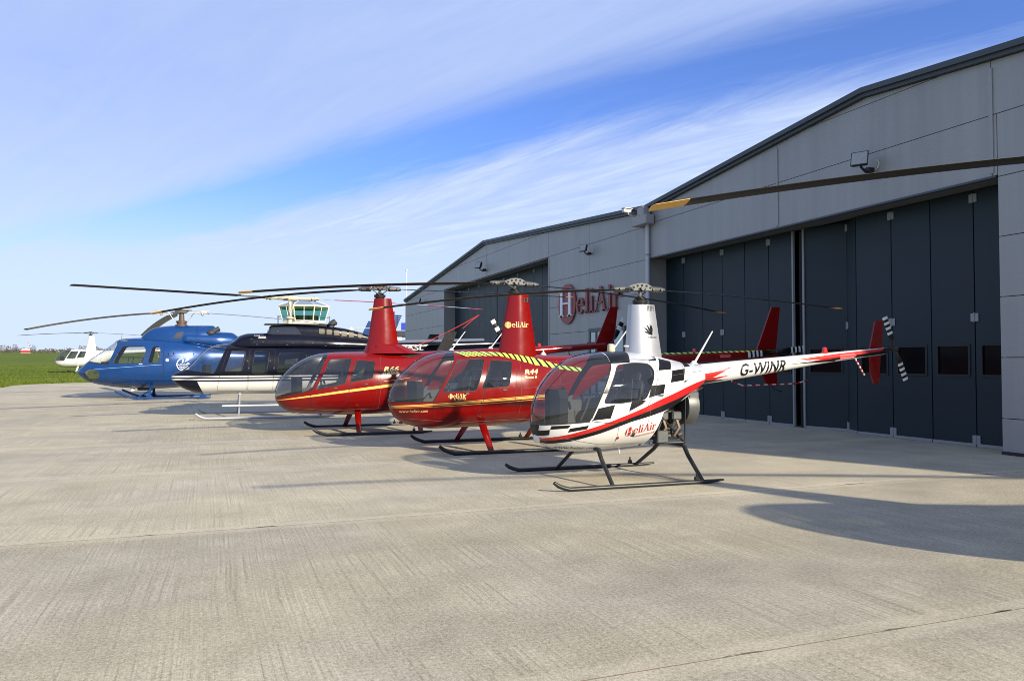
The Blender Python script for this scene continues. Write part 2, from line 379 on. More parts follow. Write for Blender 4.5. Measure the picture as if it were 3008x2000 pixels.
def seam(L, poly, side, r, mat, name, parent, closed=True, step=.05, off=0.0, mb=None):
    pts = []; n = len(poly)
    for i in range(n if closed else n - 1):
        a, b = poly[i], poly[(i + 1) % n]; k = max(1, int(math.hypot(b[0] - a[0], b[1] - a[1]) / step))
        for j in range(k): pts.append((a[0] + (b[0] - a[0]) * j / k, a[1] + (b[1] - a[1]) * j / k))
    pts.append(poly[0] if closed else poly[-1])
    m = mb or MB(); run = []
    for x, z in pts + [None] if False else [p for p in pts] + [(1e9, 0)]:
        ok = L.x0 - .01 <= x <= L.x1 and L.half(x, z) > .012 if hasattr(L, 'x0') and x < 1e8 else x < 1e8
        if ok: run.append(on_skin(L, x, z, side, off))
        else:
            if len(run) > 1: m.tube(run, r, 6)
            run = []
    return m if mb else m.build(name, mat, parent)
def band_clip(p, ax, lo, hi):
    for sg, lim in ((1, lo), (-1, -hi)):
        out = []
        for i in range(len(p)):
            a, b = p[i], p[(i + 1) % len(p)]; fa, fb = sg * a[ax] - lim, sg * b[ax] - lim
            if fa >= 0: out.append(a)
            if fa * fb < 0: t = fa / (fa - fb); out.append((a[0] + (b[0] - a[0]) * t, a[1] + (b[1] - a[1]) * t))
        p = out
        if len(p) < 3: return []
    return p
def decal(L, polys, o, sx, sz, side, mat, name, parent, off=.004, slope=0.0, flip=1):
    """lay flat lettering on the skin; text runs aft on the port side (x falls), flip=-1 for starboard"""
    m = MB(); dirx = -1 * flip
    cells = []
    for q in polys:
        pr = [(o[0] + dirx * a * sx, o[1] + b * sz + a * sx * slope) for a, b in q]
        for ax, st in ((1, .018), (0, .05)):
            pr_l = [pr] if ax == 1 else rows; rows = []
            for p in pr_l:
                k0, k1 = math.floor(min(v[ax] for v in p) / st), math.floor(max(v[ax] for v in p) / st)
                for k in range(k0, k1 + 1):
                    c = band_clip(p, ax, k * st, (k + 1) * st)
                    if len(c) > 2: rows.append(c)
        cells += rows
    for pr in cells:
        P = [on_skin(L, x, z, side, off) for x, z in pr]
        if len(P) >= 3: m.add([tuple(p) for p in P], [tuple(range(len(P)))])
    return m.build(name, mat, parent, ang=None)
def rounded(poly, r, n=4):
    out = []; N = len(poly)
    for i in range(N):
        p0, p, p1 = Vector(poly[i - 1]), Vector(poly[i]), Vector(poly[(i + 1) % N])
        a, b = (p0 - p), (p1 - p); rr = min(r, a.length * .45, b.length * .45); A, B = p + a.normalized() * rr, p + b.normalized() * rr
        for k in range(n + 1):
            t = k / n; q = A * (1 - t) ** 2 + p * 2 * t * (1 - t) + B * t * t; out.append((q.x, q.y))
    return out
def panels(root, L, base, mats, paint=(), cuts=(), windows=(), doors=(), extra=(), nx=80, nv=56, glassmat=None, shell_name='body_shell', seal=None, lining=None, x0=None, keep_nose=True):
    """skin with paint regions, holes, doors and panes; every pane and door its own mesh.
    windows: (name, poly, side, door_index or None, material or None)   doors: (name, poly, side)"""
    bm = skin(L, nx, nv, x0)
    for poly, side in cuts: bmesh.ops.delete(bm, geom=knife(bm, poly, side), context='FACES')
    for mi, poly, side in paint:
        for f in knife(bm, poly, side): f.material_index = mi
    own = bm.faces.layers.int.new('own')
    for i, (nm, poly, side, *_r) in enumerate(windows):
        for f in knife(bm, poly, side): f[own] = 1000 + i
    for i, (nm, poly, side) in enumerate(doors):
        for f in knife(bm, poly, side):
            if f[own] < 1000: f[own] = 1 + i
    bm.verts.index_update(); bm.faces.ensure_lookup_table()
    sets = {}
    for f in bm.faces: sets.setdefault(f[own], []).append(f)
    for v in bm.verts: pass
    bm.verts.index_update()
    sh = poly_grid(sets.get(0, []), L, mats, shell_name, root)
    dob = []
    for i, (nm, poly, side) in enumerate(doors):
        d = poly_grid(sets.get(1 + i, []), L, mats, nm, root, .003); dob.append(d)
        seam(L, poly, side, .0045, seal or M('door_gap', (.012, .012, .014), .7, var=0), 'door_seal', d)
    for i, (nm, poly, side, di, gm) in enumerate(windows):
        par = dob[di] if di is not None else root
        w = poly_grid(sets.get(1000 + i, []), L, [gm or glassmat or GL_HELI] * len(mats), nm, par)
        seam(L, poly, side, .007, seal or M('window_seal', (.015, .015, .016), .6, var=0), 'window_seal', w)
    if lining:
        inner = [f for k, v in sets.items() if k < 1000 for f in v if f.calc_center_median().x > lining]
        ln = poly_grid(inner, L, [M('cabin_lining', (.11, .11, .112), .85)] * len(mats), 'cabin_lining', root, -.018)
    bm.free(); return sh, dob
# ---------------------------------------------------------------- helicopter materials
WHITE = M('white_paint', (.62, .62, .60), .28, coat=.6, var=.03)
PEARL = M('sky_tinted_pearl_paint', (.52, .54, .60), .32, metal=.35, coat=.5, var=.03)  # bluish tone puts the sky's reflection into the pearl white top panels
SILVER = M('silver_paint', (.40, .42, .46), .36, metal=.6, coat=.4, var=.04)
BLACKP = M('black_paint', (.006, .006, .007), .28, coat=0, spec=.35, var=.05)
REDP = M('red_paint', (.42, .010, .009), .25, coat=.5, var=.06)
CRIM = M('metallic_red_paint', (.165, .0025, .0018), .20, metal=.0, coat=.08, spec=.36, var=.04)
GOLD = M('gold_paint', (.80, .46, .10), .35, coat=.4, var=.04)
GOLDL = M('pale_gold_paint', (.86, .66, .26), .4, var=.03)
HIVIS = M('yellow_green_paint', (.56, .80, .10), .45, var=.05)
NAVY = M('navy_paint', (.0035, .004, .011), .20, coat=.0, spec=.32, var=.06)
BLUEP = M('metallic_blue_paint', (.004, .046, .185), .24, metal=.3, coat=.3, var=.06)
RUB = M('black_rubber', (.02, .02, .021), .75)
BLKM = M('black_metal', (.018, .020, .021), .42, metal=.2)
BLADE = M('dark_blade_paint', (.006, .006, .006), .5, var=.12, spec=.15)
BLADEG = M('grey_blade_paint', (.20, .20, .20), .42, var=.1)
YTIP = M('ochre_tip_paint', (.60, .34, .05), .5)
ALU = M('bare_aluminium', (.095, .10, .10), .5, metal=.6, var=.15, vscale=20)
GREYM = M('grey_metal', (.10, .105, .105), .45, metal=.4, var=.18, vscale=18)
DARKM = M('dark_engine_metal', (.035, .034, .032), .55, metal=.3, var=.3, vscale=25)
COPPER = M('stained_exhaust_metal', (.30, .23, .16), .45, metal=.6, var=.25, vscale=25)
LEATH = M('black_leather', (.022, .022, .024), .55, bump=.15, bscale=120)
TAN = M('tan_leather', (.42, .33, .20), .6, bump=.15, bscale=120)
CREAM = M('cream_plastic', (.62, .56, .38), .45)
REDL = M('red_lens', (.55, .02, .015), .15, coat=.6)
GLASSY = M('lamp_glass', (.6, .62, .62), .08, coat=1.0, var=0)
DGREY = M('dark_grey_plastic', (.014, .015, .017), .6, spec=.25)

class Fair:
    """tapered mast fairing: plan section at two heights"""
    def __init__(s, bot, top, n=1.7): s.b, s.t, s.n = bot, top, n           # (x_front, x_rear, half_width, z)
    def at(s, z):
        t = (z - s.b[3]) / (s.t[3] - s.b[3]); return [s.b[i] + (s.t[i] - s.b[i]) * t for i in range(3)]
    def half(s, x, z):
        xf, xr, w = s.at(z); xm = xr + (xf - xr) * .52
        if x >= xm: u = min(1, (x - xm) / (xf - xm)); return w * max(0, 1 - u ** s.n) ** (1 / s.n)
        u = min(1, (xm - x) / (xm - xr)); return w * (1 - .42 * u ** 2)
    def normal(s, p):
        e = .003; sg = 1 if p[1] >= 0 else -1
        gx = -(s.half(p[0] + e, p[2]) - s.half(p[0] - e, p[2])) / (2 * e); gz = -(s.half(p[0], p[2] + e) - s.half(p[0], p[2] - e)) / (2 * e)
        v = Vector((gx, sg, gz)); return tuple(v.normalized())
    def build(s, name, mats, root, ang=50):
        m = MB(); rg = []
        for k in range(7):
            z = s.b[3] + (s.t[3] - s.b[3]) * k / 6; xf, xr, w = s.at(z); ring = []
            xs = [xf - (xf - xr) * (1 - math.cos(math.pi / 2 * i / 14)) for i in range(15)]
            ring += [(x, s.half(x, z), z) for x in xs]; ring += [(x, -s.half(x, z), z) for x in reversed(xs[1:])]
            rg.append(ring)
        m.rings(rg); return m.build(name, mats, root, ang)
def bulkhead(root, L, x, mat, name='rear_bulkhead', z0=None, z1=None, inset=.02):
    zb, zm, zt, w = L.sec(x); ring = []
    for k in range(28):
        p = L.pt(x, 2 * math.pi * k / 28); z = p[2]
        if z0 is not None: z = max(z, z0)
        if z1 is not None: z = min(z, z1)
        ring.append((p[1] * (1 - inset / max(w, .1)), zm + (z - zm) * .97))
    m = MB(); m.prism(ring, (x, 0, 0), (0, 1, 0), (0, 0, 1), .012); return m.build(name, mat, root)
def cabin_floor(root, L, z, xa, xb, mat):
    xs = [xa + (xb - xa) * i / 16 for i in range(17)]
    h = [max(.02, L.half(x, z) - .025) for x in xs]
    ring = [(x, y) for x, y in zip(xs, h)] + [(x, -y) for x, y in reversed(list(zip(xs, h)))]
    m = MB(); m.prism(ring, (0, 0, z), (1, 0, 0), (0, 1, 0), .02); return m.build('cabin_floor', mat, root)
def seat(root, x, y, z, mat, w=.46, hb=.62, tilt=12):
    m = MB(); rt = Matrix.Rotation(R(-tilt), 3, 'Y')
    m.box((x + .2, y, z + .07), (.46, w, .15), 0, Matrix.Rotation(R(-5), 3, 'Y'), .04)
    m.box((x - .06, y, z + .12 + hb / 2), (.12, w * .94, hb), 0, rt, .045)
    m.box((x - .13, y, z + .16 + hb), (.08, w * .5, .14), 0, rt, .03)
    s = m.build('seat', mat, root)
    b = MB()
    for k in (-1, 1): b.tube([(x - .0, y + k * w * .3, z + .14 + hb), (x + .02, y + k * w * .25, z + .3), (x + .1, y + k * .05, z + .16)], .012, 5, flat=.35)
    b.build('seat_belt', M('belt_webbing', (.10, .10, .10), .8), s); return s
def dash(root, x, z, w=.26, h=.34):
    m = MB(); m.rings([[(x + a, y, zz) for y, zz in ((-w * k, z - .32), (w * k, z - .32), (w * k * 1.15, z + h * .55), (w * .8 * k, z + h), (-w * .8 * k, z + h), (-w * k * 1.15, z + h * .55))] for a, k in ((-.02, 1.0), (.10, .96), (.2, .55))])
    d = m.build('instrument_panel', DGREY, root, 25)
    g = MB()
    for i, (yy, zz) in enumerate(((-.13, .22), (0, .24), (.13, .22), (-.13, .07), (0, .09), (.13, .07))):
        g.lathe([(.052, 0), (.052, .008), (.045, .010)], (x - .02, yy * w / .26, z + zz), (-1, 0, 0), 12)
    g.build('instrument_dial', BLACKP, d)
    return d
def cyclic(root, x, z):
    m = MB(); m.tube([(x + .22, 0, z), (x + .05, 0, z + .32), (x - .02, 0, z + .52)], .015, 8)
    m.tube([(x - .02, -.30, z + .50), (x - .02, .30, z + .54)], .012, 8)
    c = m.build('cyclic_stick', GREYM, root)
    for s in (-1, 1):
        g = MB(); g.tube([(x - .02, s * .30, z + .50 + .04 * (s > 0)), (x - .05, s * .31, z + .40 + .04 * (s > 0))], .022, 8); g.build('grip', RUB, c)
def landing(root, t, xt, zt, xb, xr, r, mat, struts, smat, fair=None, name='skid', shoe=None):
    for s in (1, -1):
        m = MB(); pts = [(xt, zt), (xt - (xt - xb) * .28, zt * .58 + r * .3), (xt - (xt - xb) * .6, zt * .24 + r * .8), (xb, r * 1.02), (xb - .12, r), (xr + .25, r), (xr, r + .012)]
        P = [(x, s * t, max(z, r)) for x, z in pts]
        m.tube(P, [r * .8, r, r, r, r, r, r * .45], 12); sk = m.build(name, mat, root)
        b = MB(); b.box((xr + .42, s * t, r * 2 + .02), (.06, .05, .05), 0, None, .01); b.tube([(xr + .42, s * t, r * 2), (xr + .42, s * t, r * 2 + .09)], .012, 6); b.build('wheel_bracket', BLKM, sk)
        wp = MB(); wp.span((xb - .2, s * t - r * .5, .001), (xr + .2, s * t + r * .5, r * .3)); wp.build('wear_shoe', GREYM, sk)
        for (xa, ya, za, xc) in struts:
            q = MB()
            if fair:
                rg = []
                for k, (c, th) in zip((0, .5, 1), ((fair * 1.15, .05), (fair, .042), (fair * .82, .036))):
                    p = Vector((xa, s * ya, za)).lerp(Vector((xc, s * t, r * 1.4)), k)
                    rg.append([(p.x + c / 2 * math.cos(2 * math.pi * i / 14), p.y + th * math.sin(2 * math.pi * i / 14), p.z) for i in range(14)])
                q.rings(rg); q.build('strut', smat, root)
            else:
                q.tube([(xa, s * ya, za), (xa + (xc - xa) * .25, s * (ya + (t - ya) * .22), za - (za - r) * .28), (xc, s * t, r)], [.031, .029, .026], 10); q.build('strut', smat, root)
def blade_mesh(Rr, r0, chord, z0, ztip, mats, bands, ang, thick=.11, pitch=6, lead=1, root_narrow=True):
    """bands: list of (r_from_fraction, material index) sorted"""
    m = MB(); ca, sa = math.cos(R(ang)), math.sin(R(ang)); rs = sorted(set([r0 + (Rr - r0) * i / 22 for i in range(23)] + [Rr * b[0] for b in bands if Rr * b[0] > r0] + [Rr - chord * .12]))
    prof = [(-.5, 0), (-.3, .55), (.1, .95), (.38, .8), (.5, .15), (.5, -.1), (.35, -.55), (0, -.6)]
    rg = []
    for r in rs:
        q = r / Rr; z = z0 - (z0 - ztip) * (.30 * q + .70 * q * q)
        c = chord * (min(1, .55 + .45 * (r - r0) / .35) if root_narrow else 1)
        if r > Rr - 1e-4: c *= .72
        p = R(pitch) * (1 - .4 * q); ring = []
        for a, b in prof:
            u, w = a * c * lead, b * thick * c * .5
            uu, ww = u * math.cos(p) - w * math.sin(p) * lead, u * math.sin(p) * lead + w * math.cos(p)
            ring.append((r * ca - uu * sa, r * sa + uu * ca, z + ww))
        rg.append(ring)
    n = len(prof); vs = [p for x in rg for p in x]; o = 0
    for i in range(len(rg) - 1):
        q = (rs[i] + rs[i + 1]) / 2 / Rr; mi = 0
        for b, k in bands:
            if q >= b: mi = k
        m.add([], [])
    m.v = vs
    for i in range(len(rg) - 1):
        q = (rs[i] + rs[i + 1]) / 2 / Rr; mi = 0
        for b, k in bands:
            if q >= b: mi = k
        for k in range(n):
            m.f.append((i * n + k, i * n + (k + 1) % n, (i + 1) * n + (k + 1) % n, (i + 1) * n + k)); m.m.append(mi)
    m.f.append(tuple(reversed(range(n)))); m.m.append(0)
    m.f.append(tuple(range((len(rg) - 1) * n, len(rg) * n))); m.m.append(m.m[-2])
    return m
def teeter_rotor(root, hz, zfair, Rr, chord, tips, bladem=None, tipm=None, hubm=None, k=1.0):
    """two-bladed teetering rotor: mast, swash plate, arched hub plates with dark discs for holes, grips, blades"""
    hubm = hubm or ALU; bladem = bladem or BLADE; tipm = tipm or YTIP
    m = MB(); m.tube([(0, 0, zfair - .1), (0, 0, hz + .02)], .035 * k, 12); m.build('rotor_shaft', GREYM, root)
    m = MB(); zs = zfair + .05 * k
    m.lathe([(.06 * k, -.06), (.13 * k, -.02), (.135 * k, .02), (.09 * k, .04), (.10 * k, .06), (.06 * k, .085)], (0, 0, zs), n=18)
    for a in (20, 140, 260): m.box((.12 * k * math.cos(R(a)), .12 * k * math.sin(R(a)), zs + .02), (.05 * k, .05 * k, .035), 0, Matrix.Rotation(R(a), 3, 'Z'), .008)
    m.build('swash_plate', BLKM, root)
    a0 = tips[0][0]; rt = Matrix.Rotation(R(a0), 3, 'Z')
    h = MB(); arch = [(-.18, -.035), (.18, -.035), (.20, .01), (.165, .055), (.09, .085), (0, .095), (-.09, .085), (-.165, .055), (-.20, .01)]
    for c in (-.072, .072):
        o = rt @ Vector((0, c * k, hz)); h.prism([(p[0] * k, p[1] * k) for p in arch], o, rt @ Vector((1, 0, 0)), (0, 0, 1), .022 * k)
    h.tube([rt @ Vector((0, -.12 * k, hz)), rt @ Vector((0, .12 * k, hz))] and [tuple(Vector((0, 0, hz)) + (rt @ Vector((0, s * .12 * k, 0)))) for s in (-1, 1)], .032 * k, 12)
    h.box((0, 0, hz - .01), (.3 * k, .12 * k, .05 * k), 0, rt, .01)
    hub = h.build('rotor_hub', hubm, root)
    hl = MB()
    for x, z in ((-.16, .015), (-.085, .045), (0, .055), (.085, .045), (.16, .015), (-.05, -.01), (.05, -.01)):
        p = rt @ Vector((x * k, 0, z * k)); w = rt @ Vector((0, 1, 0))
        for s in (-1, 1):
            q = Vector((p.x, p.y, hz + p.z)) + w * s * .0845 * k
            hl.lathe([(.021 * k, 0), (.021 * k, .002)], q, w * s, 12)
    hl.build('hole_shade_disc', M('hub_hole_shade', (.01, .01, .01), .8, var=0), hub, kind='stuff')  # dark discs laid on the plates, standing for shade inside holes
    for i, (ang, tz) in enumerate(tips):
        d = Vector((math.cos(R(ang)), math.sin(R(ang)), 0)); sl = (tz - hz) / Rr * .35
        g = MB(); P = lambda r, dz=0: (d.x * r * k, d.y * r * k, hz + r * k * sl + dz)
        g.tube([P(.20), P(.24), P(.27), P(.42), P(.50)], [.05 * k, .066 * k, .056 * k, .052 * k, .036 * k], 12)
        w = Vector((-d.y, d.x, 0))
        for rr in (.235, .40):
            q = Vector(P(rr)); g.tube([q - w * .085 * k, q + w * .085 * k], .02 * k, 8)
        g.tube([Vector(P(.3)) + w * .05 * k, Vector(P(.24)) + w * .16 * k], .016 * k, 6)
        gr = g.build('blade_grip', hubm, root)
        l = MB(); e = Vector(P(.24)) + w * .16 * k; b = rt @ Vector((0, .12 * k, 0)); s = 1 if i == 0 else -1
        l.tube([e, (b.x * s, b.y * s, zs + .03)], .011 * k, 6); l.build('pitch_link', GREYM, gr)
        bm = blade_mesh(Rr, .46 * k, chord, hz + .46 * k * sl, tz, None, [(.955, 1)], ang)
        bm.build('rotor_blade', [bladem, tipm], root)
def tail_rotor(root, x, y, z, Rr, ang, chord, nband=4, mats=None, hubx=None, span=.62):
    h = MB(); h.lathe([(.03, -.1), (.045, -.04), (.045, .03), (.02, .05)], (x, y, z), (0, 1, 0), 12)
    d = Vector((math.cos(R(ang)), 0, math.sin(R(ang)))); w = Vector((-d.z, 0, d.x))
    h.tube([Vector((x, y, z)) - d * Rr * .28, Vector((x, y, z)) + d * Rr * .28], .022, 8)
    hub = h.build('tail_rotor', BLKM, root)
    for s in (-1, 1):
        m = MB(); n = nband * 2; r0 = Rr * (1 - span)
        rs = [Rr * .2] + [r0 + (Rr - r0) * i / n for i in range(n + 1)]
        rg = []
        for r in rs:
            p = Vector((x, y, z)) + d * s * r; c = chord * (.6 if r < r0 else 1)
            rg.append([tuple(p + w * a * c + Vector((0, b, 0))) for a, b in ((-.5, .004), (-.2, .011), (.35, .009), (.5, 0), (.35, -.009), (-.2, -.011), (-.5, -.004))])
        k = 7; m.v = [p for q in rg for p in q]
        for i in range(len(rg) - 1):
            mi = 0 if i == 0 else (1 if (n - i) % 2 == 0 else 0)
            for j in range(k): m.f.append((i * k + j, i * k + (j + 1) % k, (i + 1) * k + (j + 1) % k, (i + 1) * k + j)); m.m.append(mi)
        m.f.append(tuple(range((len(rg) - 1) * k, len(rg) * k))); m.m.append(1)
        m.build('tail_rotor_blade', mats or [BLACKP, WHITE], hub)
def whip(root, a, b, r=.014):
    m = MB(); A, B = Vector(a), Vector(b)
    m.lathe([(.07, -.01), (.05, .015), (.02, .05)], A, (0, 0, 1), 12); m.tube([A, A.lerp(B, .5), B], [r * 1.3, r, r * .7], 8)
    m.build('antenna', WHITE, root)
def danger(root, L, x, z, w, side=1, slope=0.0):
    h = w * .22
    d = decal(L, [[(0, -.5), (.86, -.5), (.86, .5), (0, .5)], [(.86, -.5), (1, 0), (.86, .5)]], (x, z), w, h, side, M('sticker_red', (.55, .05, .06), .5, var=0), 'danger_sticker', root, .003, slope)
    P = font_polys('DANGER', 0, .012); s = .80 / P[1]
    decal(L, [[(.04 + a * s, -.33 + b * s * 1.0 / .17 * .155) for a, b in q] for q in P[0]], (x, z), w, h, side, WHITE, 'danger_lettering', d, .006, slope)
def words(root, L, txt, x, z, width, side, mat, shear=0.0, bold=0.0, height=None, slope=0.0, name='lettering', spacing=1.0, off=.004, split=False):
    P, w = font_polys(txt, shear, bold, spacing); s = width / w
    sz = s if height is None else height / .70
    if split:                                            # every letter its own piece
        grp = []
        for q in P:
            ks = {(round(a, 4), round(b, 4)) for a, b in q}; hit = [g for g in grp if g[0] & ks]
            new = [ks.union(*[g[0] for g in hit]), [q] + [p for g in hit for p in g[1]]]; grp = [g for g in grp if g not in hit] + [new]
        for g in sorted(grp, key=lambda g: min(a for q in g[1] for a, b in q)): decal(L, g[1], (x, z), s, sz, side, mat, 'registration_letter', root, off, slope)
        return None
    return decal(L, P, (x, z), s, sz, side, mat, name, root, off, slope)
def heli_logo(root, L, x, z, width, side, fg, hcol, slope=0.0, name='company_lettering', sub=None, off=.004):
    """oval with a capital H, then the rest of the name in serif letters"""
    P, w = serif_text('eliAir'); tot = .78 + w; s = width / tot
    o = MB()
    oval = [[(.36 + .36 * math.cos(R(a)), .30 + .42 * math.sin(R(a))) for a in range(0, 360, 20)]]
    d = decal(L, oval + [[(a + .76, b) for a, b in q] for q in P], (x, z), s, s, side, fg, name, root, off, slope)
    H = [[(a + .045, b - .05) for a, b in q] for q in serif_glyph('H')[0]]
    decal(L, H, (x, z), s, s, side, hcol, 'logo_initial', d, off + .003, slope)
    if sub:
        q, ww = font_polys(sub, 0, .01); k = width * .66 / ww
        decal(L, q, (x - width * .30, z - width * .115 + width * .3 * slope), k, k * 1.1, side, fg, 'company_subline', d, off, slope)
    return d
def beacon(root, x, z, mat=None, h=.06, r=.04):
    m = MB(); m.lathe([(r * 1.2, -.02), (r * 1.2, .01), (r, .015), (r * .95, h), (r * .5, h * 1.25)], (x, 0, z), n=14); return m.build('beacon', mat or REDL, root)

# ---------------------------------------------------------------- small piston two-seater, chequered
def chequer_heli(pos, rz, label):
    root = thing('small_helicopter', pos, rz, label=label, cat='helicopter', group='helicopters parked in a row')
    L = LOFT['r22']; mats = [WHITE, BLACKP, REDP, PEARL]
    B = lambda pts: (1, pts, 0)
    rt = [(1.60, .60), (1.56, .593), (1.271, .656), (.889, .772), (.46, .919), (-.027, 1.101), (-.78, 1.315), (-.97, 1.36)]
    rb = [(1.575, .565), (1.528, .556), (1.261, .604), (.882, .714), (.456, .863), (-.05, 1.018), (-.714, 1.19), (-.97, 1.255)]
    bb = [(1.54, .525), (1.491, .515), (1.248, .555), (.873, .662), (.451, .806), (-.063, .935), (-.30, 1.00)]  # lower edge of the black stripe; its aft end paints in engine-bay shadow
    paint = []
    chk = [[(1.631, .691), (1.504, .714), (1.503, .641), (1.612, .621)], [(1.49, .765), (1.265, .779), (1.299, .738), (1.504, .714)],
           [(1.275, .735), (1.04, .775), (1.06, .725), (1.30, .68)], [(.917, .997), (.683, 1.044), (.748, .864), (.996, .838)],
           [(.436, 1.09), (.216, 1.096), (.277, 1.045), (.483, .949)], [(.123, 1.287), (-.133, 1.305), (-.087, 1.182), (.177, 1.126)],
           [(-.32, 1.491), (-.59, 1.515), (-.512, 1.351), (-.24, 1.324)], [(-.166, 1.661), (-.376, 1.62), (-.30, 1.505), (-.059, 1.492)],
           [(.03, 1.76), (-.15, 1.72), (-.10, 1.625), (.126, 1.622)], [(.375, 1.597), (.27, 1.78), (.64, 1.80), (.66, 1.585)],
           [(-.60, 1.535), (-.60, 1.63), (-.72, 1.62), (-.72, 1.545)], [(-.53, 1.345), (-.515, 1.31), (-.62, 1.36)],
           [(.743, 1.358), (.688, 1.354), (.782, 1.195), (.846, 1.185)], [(1.66, .60), (1.612, .60), (1.612, .80), (1.66, .80)]]
    for c in chk: paint.append(B(c))
    for c in ([(-.10, 1.66), (.03, 1.80), (.27, 1.80), (.375, 1.597), (.126, 1.622)], [(-.38, 1.62), (-.60, 1.62), (-.60, 1.515), (-.31, 1.50)], [(-.72, 1.70), (-.72, 1.36), (-1.0, 1.40), (-1.0, 1.70)]): paint.append((3, c, 0))
    for i in range(len(rt) - 1): paint.append((2, [rt[i], rt[i + 1], rb[i + 1], rb[i]], 0))
    for i in range(len(bb) - 1): paint.append((1, [rb[i], rb[i + 1], bb[i + 1], bb[i]], 0))
    win = rounded([(.575, 1.565), (.30, 1.60), (.075, 1.585), (.02, 1.49), (.065, 1.37), (.228, 1.107), (.592, 1.062), (.845, 1.062), (.70, 1.345)], .05, 3)
    door = rounded([(.655, 1.60), (.30, 1.645), (.02, 1.625), (-.045, 1.50), (.0, 1.36), (.20, 1.0), (.33, .84), (.75, .80), (1.02, .83)], .05, 3)
    can = [(1.70, .765), (1.70, 1.90), (.655, 1.90), (.668, 1.545), (1.037, .822)]
    wins, doors = [], []
    for s in (1, -1):
        doors.append(('door', door, s)); wins.append(('window', win, s, len(doors) - 1, None)); wins.append(('windscreen_pane', can, s, None, None))
    sm = [[(-.05, 1.66), (.03, 1.30), (.14, 1.00), (.20, .70)], [(-.58, 1.60), (-.50, 1.28)], [(1.45, .62), (.9, .52), (.2, .50)], [(.62, .78), (.60, .44)], [(-.05, 1.40), (-.9, 1.48)]]
    cut = [([(.17, .30), (-.079, .93), (-.98, 1.262), (-1.05, .30)], 0)]
    panels(root, L, WHITE, mats, paint, cut, wins, doors, nx=84, nv=60, lining=-.05)
    k = MB()
    for q in sm:
        for s in (1, -1): seam(L, q, s, .0025, None, '', None, closed=False, mb=k)
    k.build('panel_gap', M('panel_joint', (.08, .08, .08), .7, var=0), root, kind='stuff')
    # windscreen centre strip and frame edge
    m = MB(); xs = [1.652, 1.64, 1.60, 1.52, 1.41, 1.24, 1.04, .86, .67]; m.tube([(x, 0, L.sec(x)[2] + .003) for x in xs], .011, 6, flat=.6); m.build('windscreen_strip', BLACKP, root)
    lt = MB(); lt.ball((1.575, 0, .60), .085, 12, 0, (.6, 1.2, 1)); lt.build('landing_light', GLASSY, root)
    # cabin
    cabin_floor(root, L, .60, -.02, 1.5, DGREY); bulkhead(root, L, .06, LEATH, z1=1.62)
    seat(root, .34, .26, .62, LEATH); seat(root, .34, -.26, .62, LEATH)
    dash(root, 1.22, .98, .17, .26); m = MB(); m.rings([[(1.30 + a, y, z) for a, y in ((-.1, -.09), (.12, -.09), (.12, .09), (-.1, .09))] for z in (.62, .98)]); m.build('console', DGREY, root)
    cyclic(root, .80, .64)
    h = MB(); h.ball((.34, .14, 1.10), .12, 12, 0, (1, 1, 1.15)); h.tube([(.34, .02, 1.1), (.34, .02, 1.12)], .06, 8); h.build('headset_bag', BLACKP, root)
    cp = MB(); cp.lathe([(.055, 0), (.058, .02), (.05, .10), (.03, .11)], (.40, -.12, 1.755), n=14); cp.build('navigation_aerial', CREAM, root)
    # engine bay
    f = MB(); f.prism([(-.25, .02), (.25, .02), (.47, .25), (.48, .53), (-.48, .53), (-.47, .25)], (.165, 0, .44), (0, 1, 0), Vector((-.245, 0, .49)).normalized(), .01); f.build('firewall', GREYM, root)
    d = MB(); d.prism([(0, -.46), (0, .46), (.92, .15), (.92, -.15)], (-.07, 0, .945), Vector((-.90, 0, .31)).normalized(), (0, 1, 0), .01); d.build('engine_deck', DARKM, root)
    e = MB(); e.box((-.28, 0, .80), (.44, .30, .24), 0, None, .03); e.box((-.3, 0, .64), (.36, .24, .14), 0, None, .03); eng = e.build('engine', DARKM, root)
    for s in (1, -1):
        for x in (-.17, -.38):
            c = MB(); c.lathe([(.09, .0), (.09, .02), (.075, .022), (.075, .045), (.09, .047), (.09, .07), (.075, .072), (.075, .095), (.09, .097), (.09, .14)], (x, s * .15, .83), (0, s, 0), 14); c.build('cylinder', DARKM, eng)
            v = MB(); v.box((x, s * .33, .86), (.15, .07, .12), 0, None, .02); v.build('rocker_cover', GREYM, eng)
            p = MB(); p.tube([(x, s * .34, .80), (x - .02, s * .37, .70), (x + .03, s * .33, .60), (x + .06, s * .2, .56)], .024, 8); p.build('exhaust_pipe', COPPER, eng)
            q = MB(); q.tube([(x + .03, s * .33, .79), (x + .06, s * .30, .68), (x + .02, s * .22, .62)], .018, 7); q.build('intake_pipe', GREYM, eng)
    mf = MB(); mf.tube([(-.05, .26, .58), (-.42, .26, .57), (-.50, .24, .60)], .045, 10); mf.build('silencer', DARKM, eng)
    sc = MB(); sc.lathe([(.10, -.10), (.20, -.11), (.275, -.08), (.285, .0), (.275, .09), (.22, .115), (.14, .115)], (-.72, 0, .98), (1, 0, 0), 26); sc.box((-.72, .02, 1.10), (.2, .46, .2), 0, None, .03); fan = sc.build('fan_shroud', GREYM, root)
    fw_ = MB(); fw_.lathe([(.13, 0), (.13, .02), (.04, .06)], (-.605, 0, .98), (1, 0, 0), 18); fw_.build('cooling_fan', DARKM, fan)
    bx = MB(); bx.box((-.13, .33, .58), (.17, .14, .17), 0, None, .012); bx.build('battery_box', GREYM, root)
